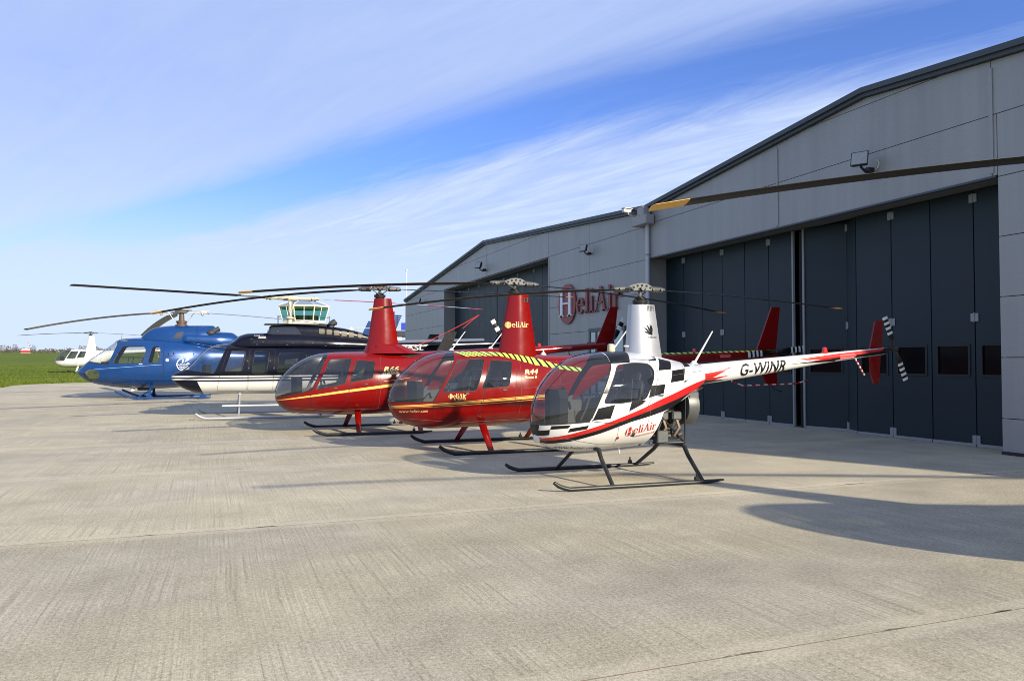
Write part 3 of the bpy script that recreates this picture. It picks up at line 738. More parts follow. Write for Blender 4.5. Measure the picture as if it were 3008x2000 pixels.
    for s in (1, -1):
        fr = MB(); A, Bq, Cq, D = (.03, s * .30, .49), (-.53, s * .30, .48), (-.10, s * .36, .88), (-.60, s * .22, 1.20)
        fr.tube([A, Bq], .014, 8); fr.tube([Cq, Bq], .016, 8); fr.tube([D, Bq], .011, 8); fr.tube([(-.53, s * .28, .66), (-.24, s * .28, .66)], .008, 6); fr.build('tube_frame', BLKM, root)
    ct = MB(); ct.tube([(-.50, -.34, .44), (-.50, .34, .44)], .026, 10); ct.tube([(.84, -.36, .44), (.84, .36, .44)], .026, 10); ct.build('cross_tube', BLKM, root)
    landing(root, .927, 1.71, .12, 1.50, -.74, .028, BLKM, [(.83, .35, .44, .90), (-.50, .34, .43, -.42)], BLKM)
    dr = MB(); dr.tube([(.40, .1, .43), (.39, .1, .34)], [.02, .012], 8); dr.build('drain_pipe', WHITE, root)
    # mast and rotor
    Fr = Fair((.235, -.29, .175, 1.655), (.18, -.19, .125, 2.42), 2.0); fo = Fr.build('mast_fairing', SILVER, root)
    sl = MB()
    for k in range(5): sl.box((-.045 - .028 * k, Fr.half(-.045 - .028 * k, 2.36) + .001, 2.365), (.010, .006, .075))
    sl.build('vent_slot', DARKM, fo)
    # fan-leaf emblem and place name on the fairing
    lv = []
    for a, ln in ((158, .145), (140, .17), (121, .165), (103, .15), (93, .13)):
        c, s2 = math.cos(R(a)), math.sin(R(a)); lv.append([(0, 0), (ln * .55 * c - .012 * s2, ln * .55 * s2 + .012 * c), (ln * c, ln * s2), (ln * .6 * c + .013 * s2, ln * .6 * s2 - .013 * c)])
    decal(Fr, lv, (-.115, 1.985), 1.15, 1.15, 1, BLACKP, 'fan_leaf_emblem', fo, .003); words(fo, Fr, 'SILVERSTONE', -.03, 1.945, .165, 1, DGREY, height=.022, name='place_lettering', off=.003)
    tb = MB(); tb.tube([(.25, .12, 1.83), (.33, .14, 1.83)], .012, 8); tb.build('pitot_tube', WHITE, root)
    teeter_rotor(root, 2.65, 2.42, 3.83, .185, [(-2.0, 2.275), (-175.5, 2.475)], k=.82)
    # tail
    T = Loft([(-.94, 1.575), (-1.48, 1.62), (-3.24, 1.752), (-4.42, 1.842)], [(-.94, 1.275), (-1.48, 1.335), (-3.24, 1.59), (-4.42, 1.73)], [(-.94, .15), (-1.48, .143), (-3.24, .082), (-4.42, .056)], 1.4, mid=.5, nt=2, nb=2)
    fl = []
    for tri in ([(-.94, 1.42), (-.94, 1.30), (-1.46, 1.545)], [(-.94, 1.36), (-.94, 1.29), (-1.42, 1.42)], [(-.94, 1.44), (-.94, 1.36), (-1.2, 1.47)]): fl.append((1, tri, 0))
    for tri in ([(-.94, 1.34), (-.94, 1.28), (-1.40, 1.36)],): fl.append((2, tri, 0))
    for tri in ([(-2.62, 1.645), (-3.4, 1.735), (-3.4, 1.665)], [(-2.9, 1.62), (-3.4, 1.69), (-3.4, 1.64)], [(-3.4, 1.735), (-4.45, 1.835), (-4.45, 1.775), (-3.4, 1.655)], [(-2.5, 1.615), (-3.2, 1.68), (-3.2, 1.655)]): fl.append((1, tri, 0))
    for tri in ([(-2.35, 1.56), (-3.3, 1.655), (-3.3, 1.63)], [(-3.3, 1.66), (-4.45, 1.80), (-4.45, 1.745), (-3.3, 1.625)], [(-2.55, 1.575), (-3.4, 1.645), (-3.4, 1.62)]): fl.append((2, tri, 0))
    boom, _ = panels(root, T, WHITE, [WHITE, REDP, BLACKP], fl, nx=46, nv=28, shell_name='tail_boom')
    rg = MB(); rg.lathe([(.153, -.012), (.157, 0), (.153, .012)], (-.955, 0, 1.425), (1, 0, -.06), 28); rg.build('attachment_ring', PEARL, boom)
    words(boom, T, 'G-WINR', -1.56, 1.405, .86, 1, BLACKP, shear=.22, bold=.018, height=.165, slope=.085, split=True, spacing=1.06)
    danger(boom, T, -3.47, 1.685, .33, 1, .09)
    fn = MB(); fn.prism([(-4.12, 1.80), (-4.24, 2.265), (-4.39, 2.275), (-4.37, 1.80), (-4.34, 1.70), (-4.30, 1.26), (-4.19, 1.27), (-4.13, 1.44)], (0, 0, 0), (1, 0, 0), (0, 0, 1), .028); fin = fn.build('tail_fin', CRIM, root)
    hs = MB(); hs.prism([(-4.14, -.02), (-4.18, -.62), (-4.38, -.62), (-4.38, -.02)], (0, 0, 1.80), (1, 0, 0), (0, 1, 0), .022); hs.build('stabiliser', CRIM, root)
    sk = MB(); sk.tube([(-4.25, 0, 1.28), (-4.32, 0, 1.19), (-4.42, 0, 1.15)], .009, 6); sk.build('tail_skid', BLKM, root)
    gd = MB(); pts = [(-3.82, .02, 1.66), (-3.98, .04, 1.40)]
    for k in range(9):
        a, b = Vector(pts[0]).lerp(Vector(pts[1]), k / 9), Vector(pts[0]).lerp(Vector(pts[1]), (k + 1) / 9); gd.tube([a, b], .013, 8, k % 2)
    gd.build('tail_guard', [WHITE, REDP], root)
    tail_rotor(root, -4.38, .27, 1.82, .535, 67.5, .105)
    gb = MB(); gb.tube([(-4.40, 0, 1.785), (-4.47, .02, 1.80)], .05, 10); gb.tube([(-4.40, 0, 1.80), (-4.38, .24, 1.82)], .035, 10); gb.build('tail_gearbox', BLKM, root)
    whip(root, (-.86, .03, 1.58), (-1.18, .03, 2.06)); beacon(root, -3.24, 1.765); 
    # lettering on the body
    heli_logo(root, L, .50, .625, .47, 1, REDP, WHITE, slope=.17, sub='ROBINSON DISTRIBUTOR')
    words(root, L, 'www.heliair.com', 1.40, .452, .55, 1, BLACKP, height=.042, slope=-.02, name='web_address_lettering')
    pc = MB(); q = on_skin(L, .596, .596, 1); pc.ball(tuple(q), .022, 8); pc.build('filler_cap', REDP, root)
    hd = MB(); q = on_skin(L, .30, 1.0, 1, .01); hd.box(tuple(on_skin(L, -.02, 1.155, 1, .006)), (.10, .012, .02), 0, None, .004); hd.build('cowl_latch', ALU, root)
    return root

# ---------------------------------------------------------------- four- and five-seaters of the same family
def family_heli(kind, pos, rz, label, body=None, cfg=None, group='helicopters parked in a row'):
    cfg = cfg or {}; body = body or CRIM; L = LOFT[kind]; big = kind == 'r66'
    root = thing('helicopter', pos, rz, label=label, cat='helicopter', group=group)
    mats = [body, GOLD, BLACKP, HIVIS]; paint = []
    if kind == 'r44':
        can = [(2.5, .895), (2.5, 2.0), (1.235, 2.0), (1.335, 1.64), (1.763, .905)]
        fw = [(1.30, 1.64), (.758, 1.675), (.975, 1.094), (1.594, 1.073)]; rw = [(.638, 1.65), (.23, 1.62), (.347, 1.17), (.875, 1.128)]
        fd = [(1.345, 1.70), (.71, 1.735), (.93, .62), (1.72, .60), (1.75, .88)]; rd = [(.69, 1.73), (.15, 1.69), (.25, .62), (.90, .60)]
        seats, dx, dz, fl, bk = ((1.02, .31), (1.02, -.31), (.36, .31), (.36, -.31)), 1.88, .96, .58, .12
    else:
        can = [(2.4, .80), (2.4, 2.0), (1.16, 2.0), (1.262, 1.71), (1.61, .99), (1.80, .925)]
        fw = [(1.20, 1.66), (.715, 1.675), (.90, 1.113), (1.54, .985)]; rw = [(.606, 1.645), (.20, 1.61), (.28, 1.234), (.795, 1.15)]
        fd = [(1.265, 1.72), (.67, 1.745), (.88, .62), (1.62, .62), (1.63, .90)]; rd = [(.65, 1.74), (.12, 1.70), (.22, .62), (.86, .62)]
        seats, dx, dz, fl, bk = ((.98, .34), (.98, -.34), (.32, .36), (.32, -.36), (.32, 0)), 1.80, .96, .58, .06
    if cfg.get('gold'):
        if kind == 'r44':
            up = [(2.42, .82), (1.537, .872), (.6, .93), (-.20, .978), (-.9, 1.02)]
            for a, b in ((.016, .004), (-.006, -.034), (-.058, -.068)):
                lo = [(x, z - .02 * (1 - max(0, min(1, (2.42 - x) / 1.6))) * 0) for x, z in up]
                for i in range(len(up) - 1):
                    k0, k1 = [min(1, .5 + (2.42 - up[j][0]) * .3) for j in (i, i + 1)]
                    paint.append((1, [(up[i][0], up[i][1] + a * k0), (up[i + 1][0], up[i + 1][1] + a * k1), (up[i + 1][0], up[i + 1][1] + b * k1), (up[i][0], up[i][1] + b * k0)], 0))
        else:
            up = [(2.31, .755), (1.769, .843), (1.055, .951), (-.216, 1.114), (-.9, 1.18)]; dn = [(2.31, .742), (1.769, .808), (1.055, .901), (-.216, 1.048), (-.9, 1.11)]
            for i in range(4): paint.append((1, [up[i], up[i + 1], dn[i + 1], dn[i]], 0))
            paint.append((1, [(.03, 1.165), (.03, 1.158), (-.6, 1.235), (-.6, 1.245)], 0))
    if cfg.get('hivis'):
        U = [(1.26, 1.80), (.90, 1.805), (.40, 1.797), (.05, 1.755), (-.29, 1.695), (-.80, 1.55), (-1.3, 1.50)]; D = [(1.14, 1.705), (.80, 1.722), (.45, 1.728), (.117, 1.655), (-.234, 1.562), (-.79, 1.475), (-1.3, 1.42)]
        def at(pl, t):
            t = min(max(t, 0), .9999) * (len(pl) - 1); i = int(t); f = t - i; return (pl[i][0] + (pl[i + 1][0] - pl[i][0]) * f, pl[i][1] + (pl[i + 1][1] - pl[i][1]) * f)
        for i in range(len(U) - 1): paint.append((2, [U[i], U[i + 1], D[i + 1], D[i]], 0))
        n = 19
        for i in range(n):
            a, b = i / n, (i + .62) / n; s2 = .038
            paint.append((3, [at(U, a), at(U, b), at(D, b + s2), at(D, a + s2)], 0))
    if kind == 'r44': paint = [p for p in paint]
    wins, doors = [], []
    for s in (1, -1):
        doors += [('front_door', rounded(fd, .06, 3), s), ('rear_door', rounded(rd, .06, 3), s)]; nd = len(doors)
        wins += [('window', rounded(fw, .045, 3), s, nd - 2, None), ('window', rounded(rw, .05, 3), s, nd - 1, None), ('windscreen_pane', can, s, None, None)]
    panels(root, L, body, mats, paint, (), wins, doors, nx=88, nv=60, lining=bk, glassmat=cfg.get('glass'))
    k = MB()
    for q in ([(.06, 1.74), (.10, 1.2), (.12, .55)], [(.10, 1.12), (-.9, 1.20), (-1.6, 1.35)], [(-.75, 1.66), (-.78, .75)], [(2.2, .60), (1.2, .52), (-.3, .55)], [(-1.4, 1.68), (-1.42, 1.15)]):
        for s in (1, -1): seam(L, q, s, .003, None, '', None, closed=False, mb=k)
    k.build('panel_gap', M('panel_joint', (.08, .08, .08), .7, var=0), root, kind='stuff')
    m = MB(); n0 = L.x1 - .004; xs = [n0 - (n0 - can[2][0]) * (k / 12) ** 1.7 for k in range(13)]
    m.tube([(x, 0, L.sec(x)[2] + .003) for x in xs], .012, 6, flat=.6); m.build('windscreen_strip', BLACKP, root)
    for s in (1, -1):
        for (x, z) in (((1.146, 1.045), (.437, 1.10)) if kind == 'r44' else ((1.10, 1.02), (.42, 1.10))):
            h = MB(); p = on_skin(L, x, z, s, .008); h.box(tuple(p), (.07, .016, .032), 0, None, .006); h.build('door_handle', ALU, root)
    cabin_floor(root, L, fl, bk, L.x1 - .3, DGREY); bulkhead(root, L, bk + .02, LEATH)
    for x, y in seats: seat(root, x - .06, y, fl + .06, cfg.get('seat', LEATH), .48, .58)
    dash(root, dx, dz, .24, .30); m = MB(); m.box((dx + .08, 0, (fl + dz) / 2), (.2, .22, dz - fl), 0, None, .02); m.build('console', DGREY, root)
    cyclic(root, dx - .46, fl + .08)
    t = 1.13 if big else 1.082
    if kind == 'r44': landing(root, t, 1.78, .17, 1.50, -.95, .034, BLKM, [(.79, .42, .47, .84), (-.72, .40, .55, -.66)], cfg.get('strut', body), .13)
    else: landing(root, t, 1.62, .16, 1.335, -1.0, .034, BLKM, [(.57, .46, .47, .64), (-.80, .42, .55, -.74)], cfg.get('strut', body), .13)
    # mast, rotor
    if kind == 'r44':
        Fr = Fair((.345, -.41, .22, 1.72), (.13, -.25, .125, 2.905), 1.45); hz, zf = cfg.get('hz', 3.13), 2.905
    else:
        Fr = Fair((.29, -.42, .22, 2.02), (.13, -.26, .13, 3.095), 1.45); hz, zf = 3.33, 3.095
        base = Fair((.40, -.95, .44, 1.80), (.30, -.45, .25, 2.02), 1.8); bo = base.build('gearbox_cowling', body, root)
        ln = MB(); ln.box((.12, base.half(.12, 1.93) + .002, 1.93), (.006, .01, .17)); ln.build('panel_gap', BLACKP, bo)
        for s in (1, -1):                                       # side intake grille
            g = MB(); q = [(-.42, 1.735), (-1.02, 1.655), (-1.02, 1.78), (-.62, 1.795)]
            seam(L, q, s, .012, None, '', None, mb=g)
            for i in range(6):
                x = -.55 - i * .085; a, b = on_skin(L, x, 1.76 - (i * .085) * .13 - .0, s, .002), on_skin(L, x - .05, 1.79, s, .002); g.tube([a, b], .010, 6)
            g.build('intake_grille', body, root)
            gd = MB(); P = [on_skin(L, x, z, s, .004) for x, z in q]; gd.add([tuple(p) for p in P], [(0, 1, 2, 3)]); gd.build('intake_mesh', DARKM, root)
    fo = Fr.build('mast_fairing', body, root, 30)
    cr = MB(); cr.lathe([(.10, -.01), (.09, .03), (.06, .05)], (0, 0, zf), n=16); cr.build('mast_seal', RUB, root)
    if cfg.get('mast_logo'): heli_logo(fo, Fr, .215, 2.275, .45, 1, GOLDL, GOLD, name='company_lettering')
    for k in range(3):
        v = MB(); v.box((-.16 - .03 * k, Fr.half(-.16, zf - .1) + .0, zf - .1), (.012, .012, .09)); v.build('vent_slot', DARKM, fo)
    teeter_rotor(root, hz, zf, cfg.get('R', 5.03), cfg.get('chord', .25), cfg['tips'], k=1.0, bladem=cfg.get('blade'), tipm=cfg.get('tipm'))
    # tail boom
    if kind == 'r44':
        T = Loft([(-2.25, 1.775), (-3.19, 1.80), (-5.83, 1.875), (-6.15, 1.885)], [(-2.25, 1.465), (-3.19, 1.53), (-5.83, 1.70), (-6.15, 1.73)], [(-2.25, .155), (-3.19, .14), (-5.83, .085), (-6.15, .07)], 1.6, mid=.5, nt=2, nb=2)
        fin = [(-5.62, 1.85), (-6.03, 2.82), (-6.25, 2.82), (-6.12, 1.80), (-6.16, 1.08), (-5.88, 1.13), (-5.76, 1.36), (-5.66, 1.72)]; trp = (-5.92, .30, 1.835, .735); tra = cfg.get('tra', 175)
        ds = [(-4.60, 1.735, .30)]
    else:
        T = Loft([(-2.35, 1.92), (-3.90, 1.99), (-5.65, 2.10), (-6.15, 2.125)], [(-2.35, 1.615), (-3.90, 1.77), (-5.65, 1.94), (-6.15, 1.98)], [(-2.35, .155), (-3.9, .115), (-5.65, .08), (-6.15, .07)], 1.8, mid=.5, nt=2, nb=2)
        fin = [(-5.62, 2.08), (-6.05, 3.05), (-6.27, 3.05), (-6.14, 2.03), (-6.18, 1.32), (-5.90, 1.36), (-5.78, 1.6), (-5.66, 1.95)]; trp = (-5.95, .30, 2.08, .735); tra = cfg.get('tra', 112)
        ds = [(-4.64, 1.965, .29)]
    bp = []
    if cfg.get('hivis'):
        n = 26
        for i in range(n):
            x = -2.26 - i * .145; zt = T.sec(x)[2]
            bp.append((1, [(x, zt + .02), (x - .145, zt + .03), (x - .155, zt - .03), (x - .01, zt - .035)], 0))
            bp.append((2, [(x, zt + .02), (x - .085, zt + .03), (x - .115, zt - .028), (x - .03, zt - .03)], 0))
    boom, _ = panels(root, T, body, [body, BLACKP, HIVIS], bp, nx=40, nv=28, shell_name='tail_boom')
    for d in ds: danger(boom, T, d[0], d[1], d[2], 1, .04)
    f = MB(); f.prism(fin, (0, 0, 0), (1, 0, 0), (0, 0, 1), .04); f.build('tail_fin', body, root)
    h = MB(); zz = trp[2] + .04; h.prism([(-5.70, -.02), (-5.78, -.85), (-6.08, -.85), (-6.10, -.02)], (0, 0, zz), (1, 0, 0), (0, 1, 0), .03); h.build('stabiliser', body, root)
    gb = MB(); gb.tube([(-6.12, 0, trp[2] - .02), (-6.0, .05, trp[2])], .06, 10); gb.tube([(trp[0], 0, trp[2]), (trp[0], .26, trp[2])], .04, 10); gb.build('tail_gearbox', BLKM, root)
    tail_rotor(root, trp[0], trp[1], trp[2], trp[3], tra, .13, 4 if kind == 'r44' else 2, span=.55 if kind == 'r44' else .62)
    z0 = trp[2] - .30
    gd = MB(); path = [(-4.90, .0, z0 - .02), (-4.97, .02, z0 - .34), (-5.24, .04, z0 - .43), (-6.62, .06, z0 - .40), (-6.95, .06, z0 - .33)]
    path[0] = (-4.86, 0, T.sec(-4.86)[0] + .02)
    for a, b in zip(path[:-1], path[1:]):
        n = max(1, int((Vector(b) - Vector(a)).length / .10))
        for k in range(n): gd.tube([Vector(a).lerp(Vector(b), k / n), Vector(a).lerp(Vector(b), (k + 1) / n)], .016, 7, k % 2)
    gd.build('tail_guard', [REDP, WHITE], root)
    sk = MB(); sk.tube([(fin[5][0] - .1, 0, fin[5][1] + .02), (fin[5][0] - .22, 0, fin[5][1] - .12), (fin[5][0] - .42, 0, fin[5][1] - .17)], .012, 6); sk.build('tail_skid', BLKM, root)
    for a, b in cfg.get('whips', ()): whip(root, a, b)
    beacon(root, -4.05, T.sec(-4.05)[2])
    if cfg.get('text') == 'r44':
        heli_logo(root, L, 1.49, .965, .33, 1, GOLDL, CRIM, slope=.03, sub='UTILITIES')
        words(root, L, 'www.heliair.com', 2.30, .705, .46, 1, GOLDL, height=.047, slope=.04, name='web_address_lettering')
        words(root, L, 'R44', .02, 1.385, .30, 1, GOLDL, shear=.25, bold=.03, height=.085, slope=.02, name='model_lettering')
        words(root, L, 'Raven II', .03, 1.305, .27, 1, GOLDL, shear=.3, bold=.012, height=.048, slope=.02, name='model_sub_lettering')
    if cfg.get('text') == 'r66':
        words(root, L, 'R66', .03, 1.385, .37, 1, GOLDL, shear=.25, bold=.03, height=.10, slope=.03, name='model_lettering')
        words(root, L, 'TURBINE', .06, 1.31, .40, 1, GOLDL, shear=.25, bold=.03, height=.055, slope=.03, name='model_sub_lettering')
    if cfg.get('text') == 'white':
        bd = [[(.03, .02), (.10, .05), (.17, .02), (.12, .09)], [(.10, .05), (.20, .13), (.14, .03)]]
        decal(Fr, bd, (.10, 2.15), 1.3, 1.3, 1, GOLD, 'gold_emblem', fo, .004)
    return root
# ---------------------------------------------------------------- long navy turbine helicopter
def navy_heli(pos, rz, label):
    root = thing('helicopter', pos, rz, label=label, cat='helicopter', group='helicopters parked in a row')
    L = LOFT['b206']; mats = [NAVY, WHITE]
    pt = []
    for a, b in ((1.138, 1.100), (1.064, 1.026)): pt.append((1, [(3.2, a), (-1.9, a + .02), (-1.9, b + .02), (3.2, b)], 0))
    pt.append((1, [(2.425, .985), (2.22, .55), (-2.3, .55), (-2.3, 1.0)], 0))
    ws = [(2.74, 1.30), (2.74, 2.2), (1.72, 2.2), (1.665, 1.985), (2.0, 1.205)]
    fw = rounded([(1.56, 1.825), (1.19, 1.812), (1.30, 1.25), (1.739, 1.26)], .04, 3); mw = rounded([(.955, 1.826), (.578, 1.802), (.654, 1.182), (1.052, 1.184)], .05, 3); rw = rounded([(.32, 1.775), (-.40, 1.755), (-.42, 1.60), (-.30, 1.21), (.376, 1.194)], .06, 3)
    fd = rounded([(1.64, 1.90), (1.10, 1.88), (1.17, .73), (1.93, .73), (1.86, 1.15)], .06, 3); rd = rounded([(1.08, 1.88), (.42, 1.88), (.49, .73), (1.14, .73)], .06, 3)
    wins, doors = [], []
    for s in (1, -1):
        doors += [('front_door', fd, s), ('rear_door', rd, s)]; n = len(doors)
        wins += [('window', fw, s, n - 2, None), ('window', mw, s, n - 1, GL_DARK), ('window', rw, s, None, GL_DARK), ('windscreen_pane', ws, s, None, GL_CLEAR)]
    panels(root, L, NAVY, mats, pt, (), wins, doors, nx=76, nv=52, lining=-.6)
    m = MB(); xs = [2.74, 2.63, 2.5, 2.34, 2.24, 2.14, 2.0, 1.85, 1.7]; m.tube([(x, 0, L.sec(x)[2] + .004) for x in xs], .022, 6, flat=.6); m.build('windscreen_strip', NAVY, root)
    cabin_floor(root, L, .95, -.5, 2.6, DGREY); bulkhead(root, L, -.55, LEATH)
    for x, y in ((1.18, .32), (1.18, -.32), (.62, .3), (.62, -.3), (-.22, .32), (-.22, -.32)): seat(root, x, y, .98, LEATH, .44, .56)
    dash(root, 2.12, 1.22, .22, .22); cyclic(root, 1.75, 1.0)
    for s in (1, -1):
        h = MB(); h.box(tuple(on_skin(L, 1.22, 1.12, s, .012)), (.13, .02, .03), 0, None, .006); h.build('door_handle', WHITE, root)
        for x, z in ((.56, 1.55), (1.15, 1.55), (1.12, 1.35), (.46, 1.35)):
            k = MB(); k.box(tuple(on_skin(L, x, z, s, .006)), (.03, .012, .03)); k.build('hinge', ALU, root)
    # roof cowlings
    C1 = Loft([(1.66, 2.01), (1.5, 2.11), (1.35, 2.25), (1.09, 2.32), (.5, 2.335), (-.3, 2.33), (-1.0, 2.28), (-2.0, 2.2), (-2.8, 2.10)], [(1.66, 1.93), (-2.8, 1.93)], [(1.66, .30), (1.4, .40), (1.0, .47), (-1.0, .47), (-2.0, .34), (-2.8, .19)], 2, mid=.05, nt=2.8, nb=2.8)
    o, _ = panels(root, C1, NAVY, [NAVY], (), nx=40, nv=40, shell_name='transmission_cowling')
    C2 = Loft([(.62, 2.36), (.56, 2.52), (.50, 2.55), (-.2, 2.575), (-.87, 2.56), (-1.42, 2.51), (-1.98, 2.39), (-2.3, 2.30), (-2.8, 2.12)], [(.62, 2.2), (-1.6, 2.15), (-2.8, 2.0)], [(.62, .30), (.5, .345), (-1.2, .36), (-2.0, .27), (-2.8, .15)], 2.3, mid=.1, nt=4, nb=4)
    dk = [(1, [(.60, 2.52), (-.12, 2.53), (-.30, 2.30), (.60, 2.30)], 0)]
    o2, _ = panels(root, C2, NAVY, [NAVY, M('dark_intake_screen', (.012, .014, .02), .12, coat=1.0)], dk, nx=44, nv=40, shell_name='engine_cowling')
    rp = MB(); rp.prism([(.70, -.34), (.70, .34), (-.9, .33), (-1.3, .26), (-1.3, -.26), (-.9, -.33)], (0, 0, 2.585), (1, 0, -.012), (0, 1, 0), .022); rp.build('roof_plate', NAVY, o2)
    MESH = M('screen_mesh', (.085, .078, .055), .5, metal=.3, var=.45, vscale=60)
    for s in (1, -1):
        for i in range(6):
            x = -.78 - i * .21 - (i == 5) * .05; zc = 2.40 - .03 * i * .7
            q = MB(); P = rounded([(x, zc + .075), (x - .155, zc + .065), (x - .155, zc - .085), (x, zc - .085)], .02 if i < 5 else .07, 2)
            g = decal(C2, [[(-a, b) for a, b in P]], (0, 0), 1, 1, s, MESH, 'intake_mesh', o2, .006)
            seam(C2, P, s, .007, NAVY, 'mesh_frame', g)
        for i, (x, z) in enumerate(((.35, 2.30), (.35, 2.38), (-.05, 2.06), (.1, 2.00), (.75, 2.06), (.9, 2.0), (-.6, 2.05), (-.95, 1.98), (-1.4, 2.0), (1.05, 2.14))):
            f = MB(); LL = C1 if z < 2.32 else C2; f.box(tuple(on_skin(LL, x, z, s, .006)), (.055, .012, .018), 0, None, .004); f.build('latch', ALU, o)
        e = MB(); e.tube([(-1.12, s * .16, 2.50), (-1.18, s * .18, 2.63), (-1.27, s * .20, 2.70)], [.085, .085, .082], 16); e.build('exhaust_stack', ALU, root)
    words(o, C1, '200L', .88, 2.17, .22, 1, WHITE, shear=.3, bold=.02, height=.06, name='model_lettering'); words(o, C1, 'Long', .98, 2.235, .16, 1, WHITE, shear=.3, bold=.01, height=.03, name='model_sub_lettering')
    # rotor
    IV = M('ivory_paint', (.46, .43, .34), .4, var=.1)
    m = MB(); m.tube([(0, 0, 2.5), (0, 0, 3.42)], .045, 12); m.lathe([(.10, 0), (.10, .03), (.07, .08), (.07, .16), (.12, .18), (.12, .22), (.05, .25)], (0, 0, 2.57), n=16); m.build('rotor_shaft', IV, root)
    ang = 23.5; hz = 3.33
    for a in (ang, 173.5):
        d = Vector((math.cos(R(a)), math.sin(R(a)), 0)); w = Vector((-d.y, d.x, 0)); P = lambda r, z=0: (d.x * r, d.y * r, hz + z)
        g = MB(); g.tube([P(.0), P(.2), P(.22), P(.5), P(.62)], [.07, .07, .05, .055, .075], 12); g.box(P(.70), (.22, .20, .075), 0, Matrix.Rotation(R(a), 3, 'Z'), .02)
        g.tube([Vector(P(.70, -.08)), Vector(P(.70, .08))], .03, 8); g.tube([Vector(P(.45)) + w * .16, Vector(P(.12)) + w * .14], .02, 8); gr = g.build('blade_grip', IV, root)
        l = MB(); l.tube([Vector(P(.12)) + w * .14, Vector((w.x * .11, w.y * .11, 2.78))], .012, 6); l.build('pitch_link', IV, gr)
    h = MB(); h.box((0, 0, hz), (.34, .24, .10), 0, Matrix.Rotation(R(ang), 3, 'Z'), .03); h.tube([(-.09, 0, hz + .05), (-.09, 0, hz + .15)], .012, 6); h.tube([(.06, 0, hz + .05), (.06, 0, hz + .15)], .012, 6); h.tube([(-.13, 0, hz + .15), (.1, 0, hz + .15)], .014, 6); h.build('rotor_hub', IV, root)
    blade_mesh(5.64, .66, .33, hz, 3.33, None, [(.27, 1)], ang, pitch=5).build('rotor_blade', [WHITE, BLADE], root)  # dark colour beyond the root stands for this blade's shaded underside
    RB = M('red_blade_paint', (.55, .06, .07), .4)
    blade_mesh(5.64, .66, .33, hz, 3.10, None, [(.22, 1), (.53, 0), (.70, 1), (.80, 0), (.93, 1)], 173.5, pitch=5).build('rotor_blade', [WHITE, RB], root)
    # tail
    T = Loft([(-3.02, 2.085), (-5.8, 2.17), (-6.7, 2.20)], [(-3.02, 1.755), (-5.8, 1.95), (-6.7, 2.0)], [(-3.02, .19), (-5.8, .115), (-6.7, .10)], 1.9, mid=.5, nt=2.2, nb=2.2)
    bm_, _ = panels(root, T, NAVY, [NAVY, WHITE], [(1, [(-3.0, 2.02), (-6.8, 2.13), (-6.8, 2.105), (-3.0, 1.99)], 0)], nx=30, nv=28, shell_name='tail_boom')
    dc = MB(); dc.box((-4.4, 0, 2.16), (2.9, .13, .10), 0, Matrix.Rotation(R(1.8), 3, 'Y'), .03); dc.build('drive_shaft_cover', M('light_navy_paint', (.10, .115, .17), .3, coat=.6), bm_)
    words(bm_, T, 'IASL', -3.28, 1.865, .62, 1, WHITE, bold=.02, height=.15, slope=.02, split=True)
    st = MB(); st.prism([(-4.05, -1.0), (-4.05, 1.0), (-4.45, 1.0), (-4.45, -1.0)], (0, 0, 2.06), (1, 0, 0), (0, 1, 0), .04); st.build('stabiliser', NAVY, root)
    for s in (1, -1):
        f = MB(); f.prism([(-4.07, 1.86), (-4.36, 2.40), (-4.67, 2.40), (-4.49, 1.86)], (0, s * 1.0, 0), (1, 0, 0), (0, 0, 1), .03); f.build('end_plate_fin', BLACKP, root)
    f = MB(); f.prism([(-6.1, 2.1), (-6.75, 3.0), (-7.05, 3.0), (-6.8, 2.05), (-6.95, 1.25), (-6.7, 1.25), (-6.35, 1.95)], (0, 0, 0), (1, 0, 0), (0, 0, 1), .05); f.build('tail_fin', NAVY, root)
    tail_rotor(root, -6.45, .26, 2.10, .83, 60, .15, 2)
    # gear
    SILV = M('silver_gear_paint', (.34, .36, .40), .36, metal=.4, coat=.3)
    landing(root, 1.17, 2.44, .17, 2.19, -1.17, .036, SILV, [(1.34, .48, .63, 1.38), (-.74, .48, .63, -.70)], SILV)
    ct = MB(); ct.tube([(1.34, -.5, .64), (1.34, .5, .64)], .04, 10); ct.tube([(-.74, -.5, .64), (-.74, .5, .64)], .04, 10); ct.build('cross_tube', SILV, root)
    for s in (1, -1):
        b = MB(); b.span((1.80, s * .86 - .05, .325), (-.85, s * .86 + .05, .365), 0, .015); b.build('boarding_step', WHITE, root)
    ch = MB(); ch.ball((2.2, 0, .66), .07, 10, 0, (1.3, 1, .5)); ch.build('landing_light', GLASSY, root)
    an = MB(); an.tube([(-1.85, .0, 2.50), (-2.4, 0, 2.52)], .012, 6); an.tube([(-1.9, 0, 2.36), (-1.9, 0, 2.5)], .015, 6); an.build('antenna', IV, root)
    return root

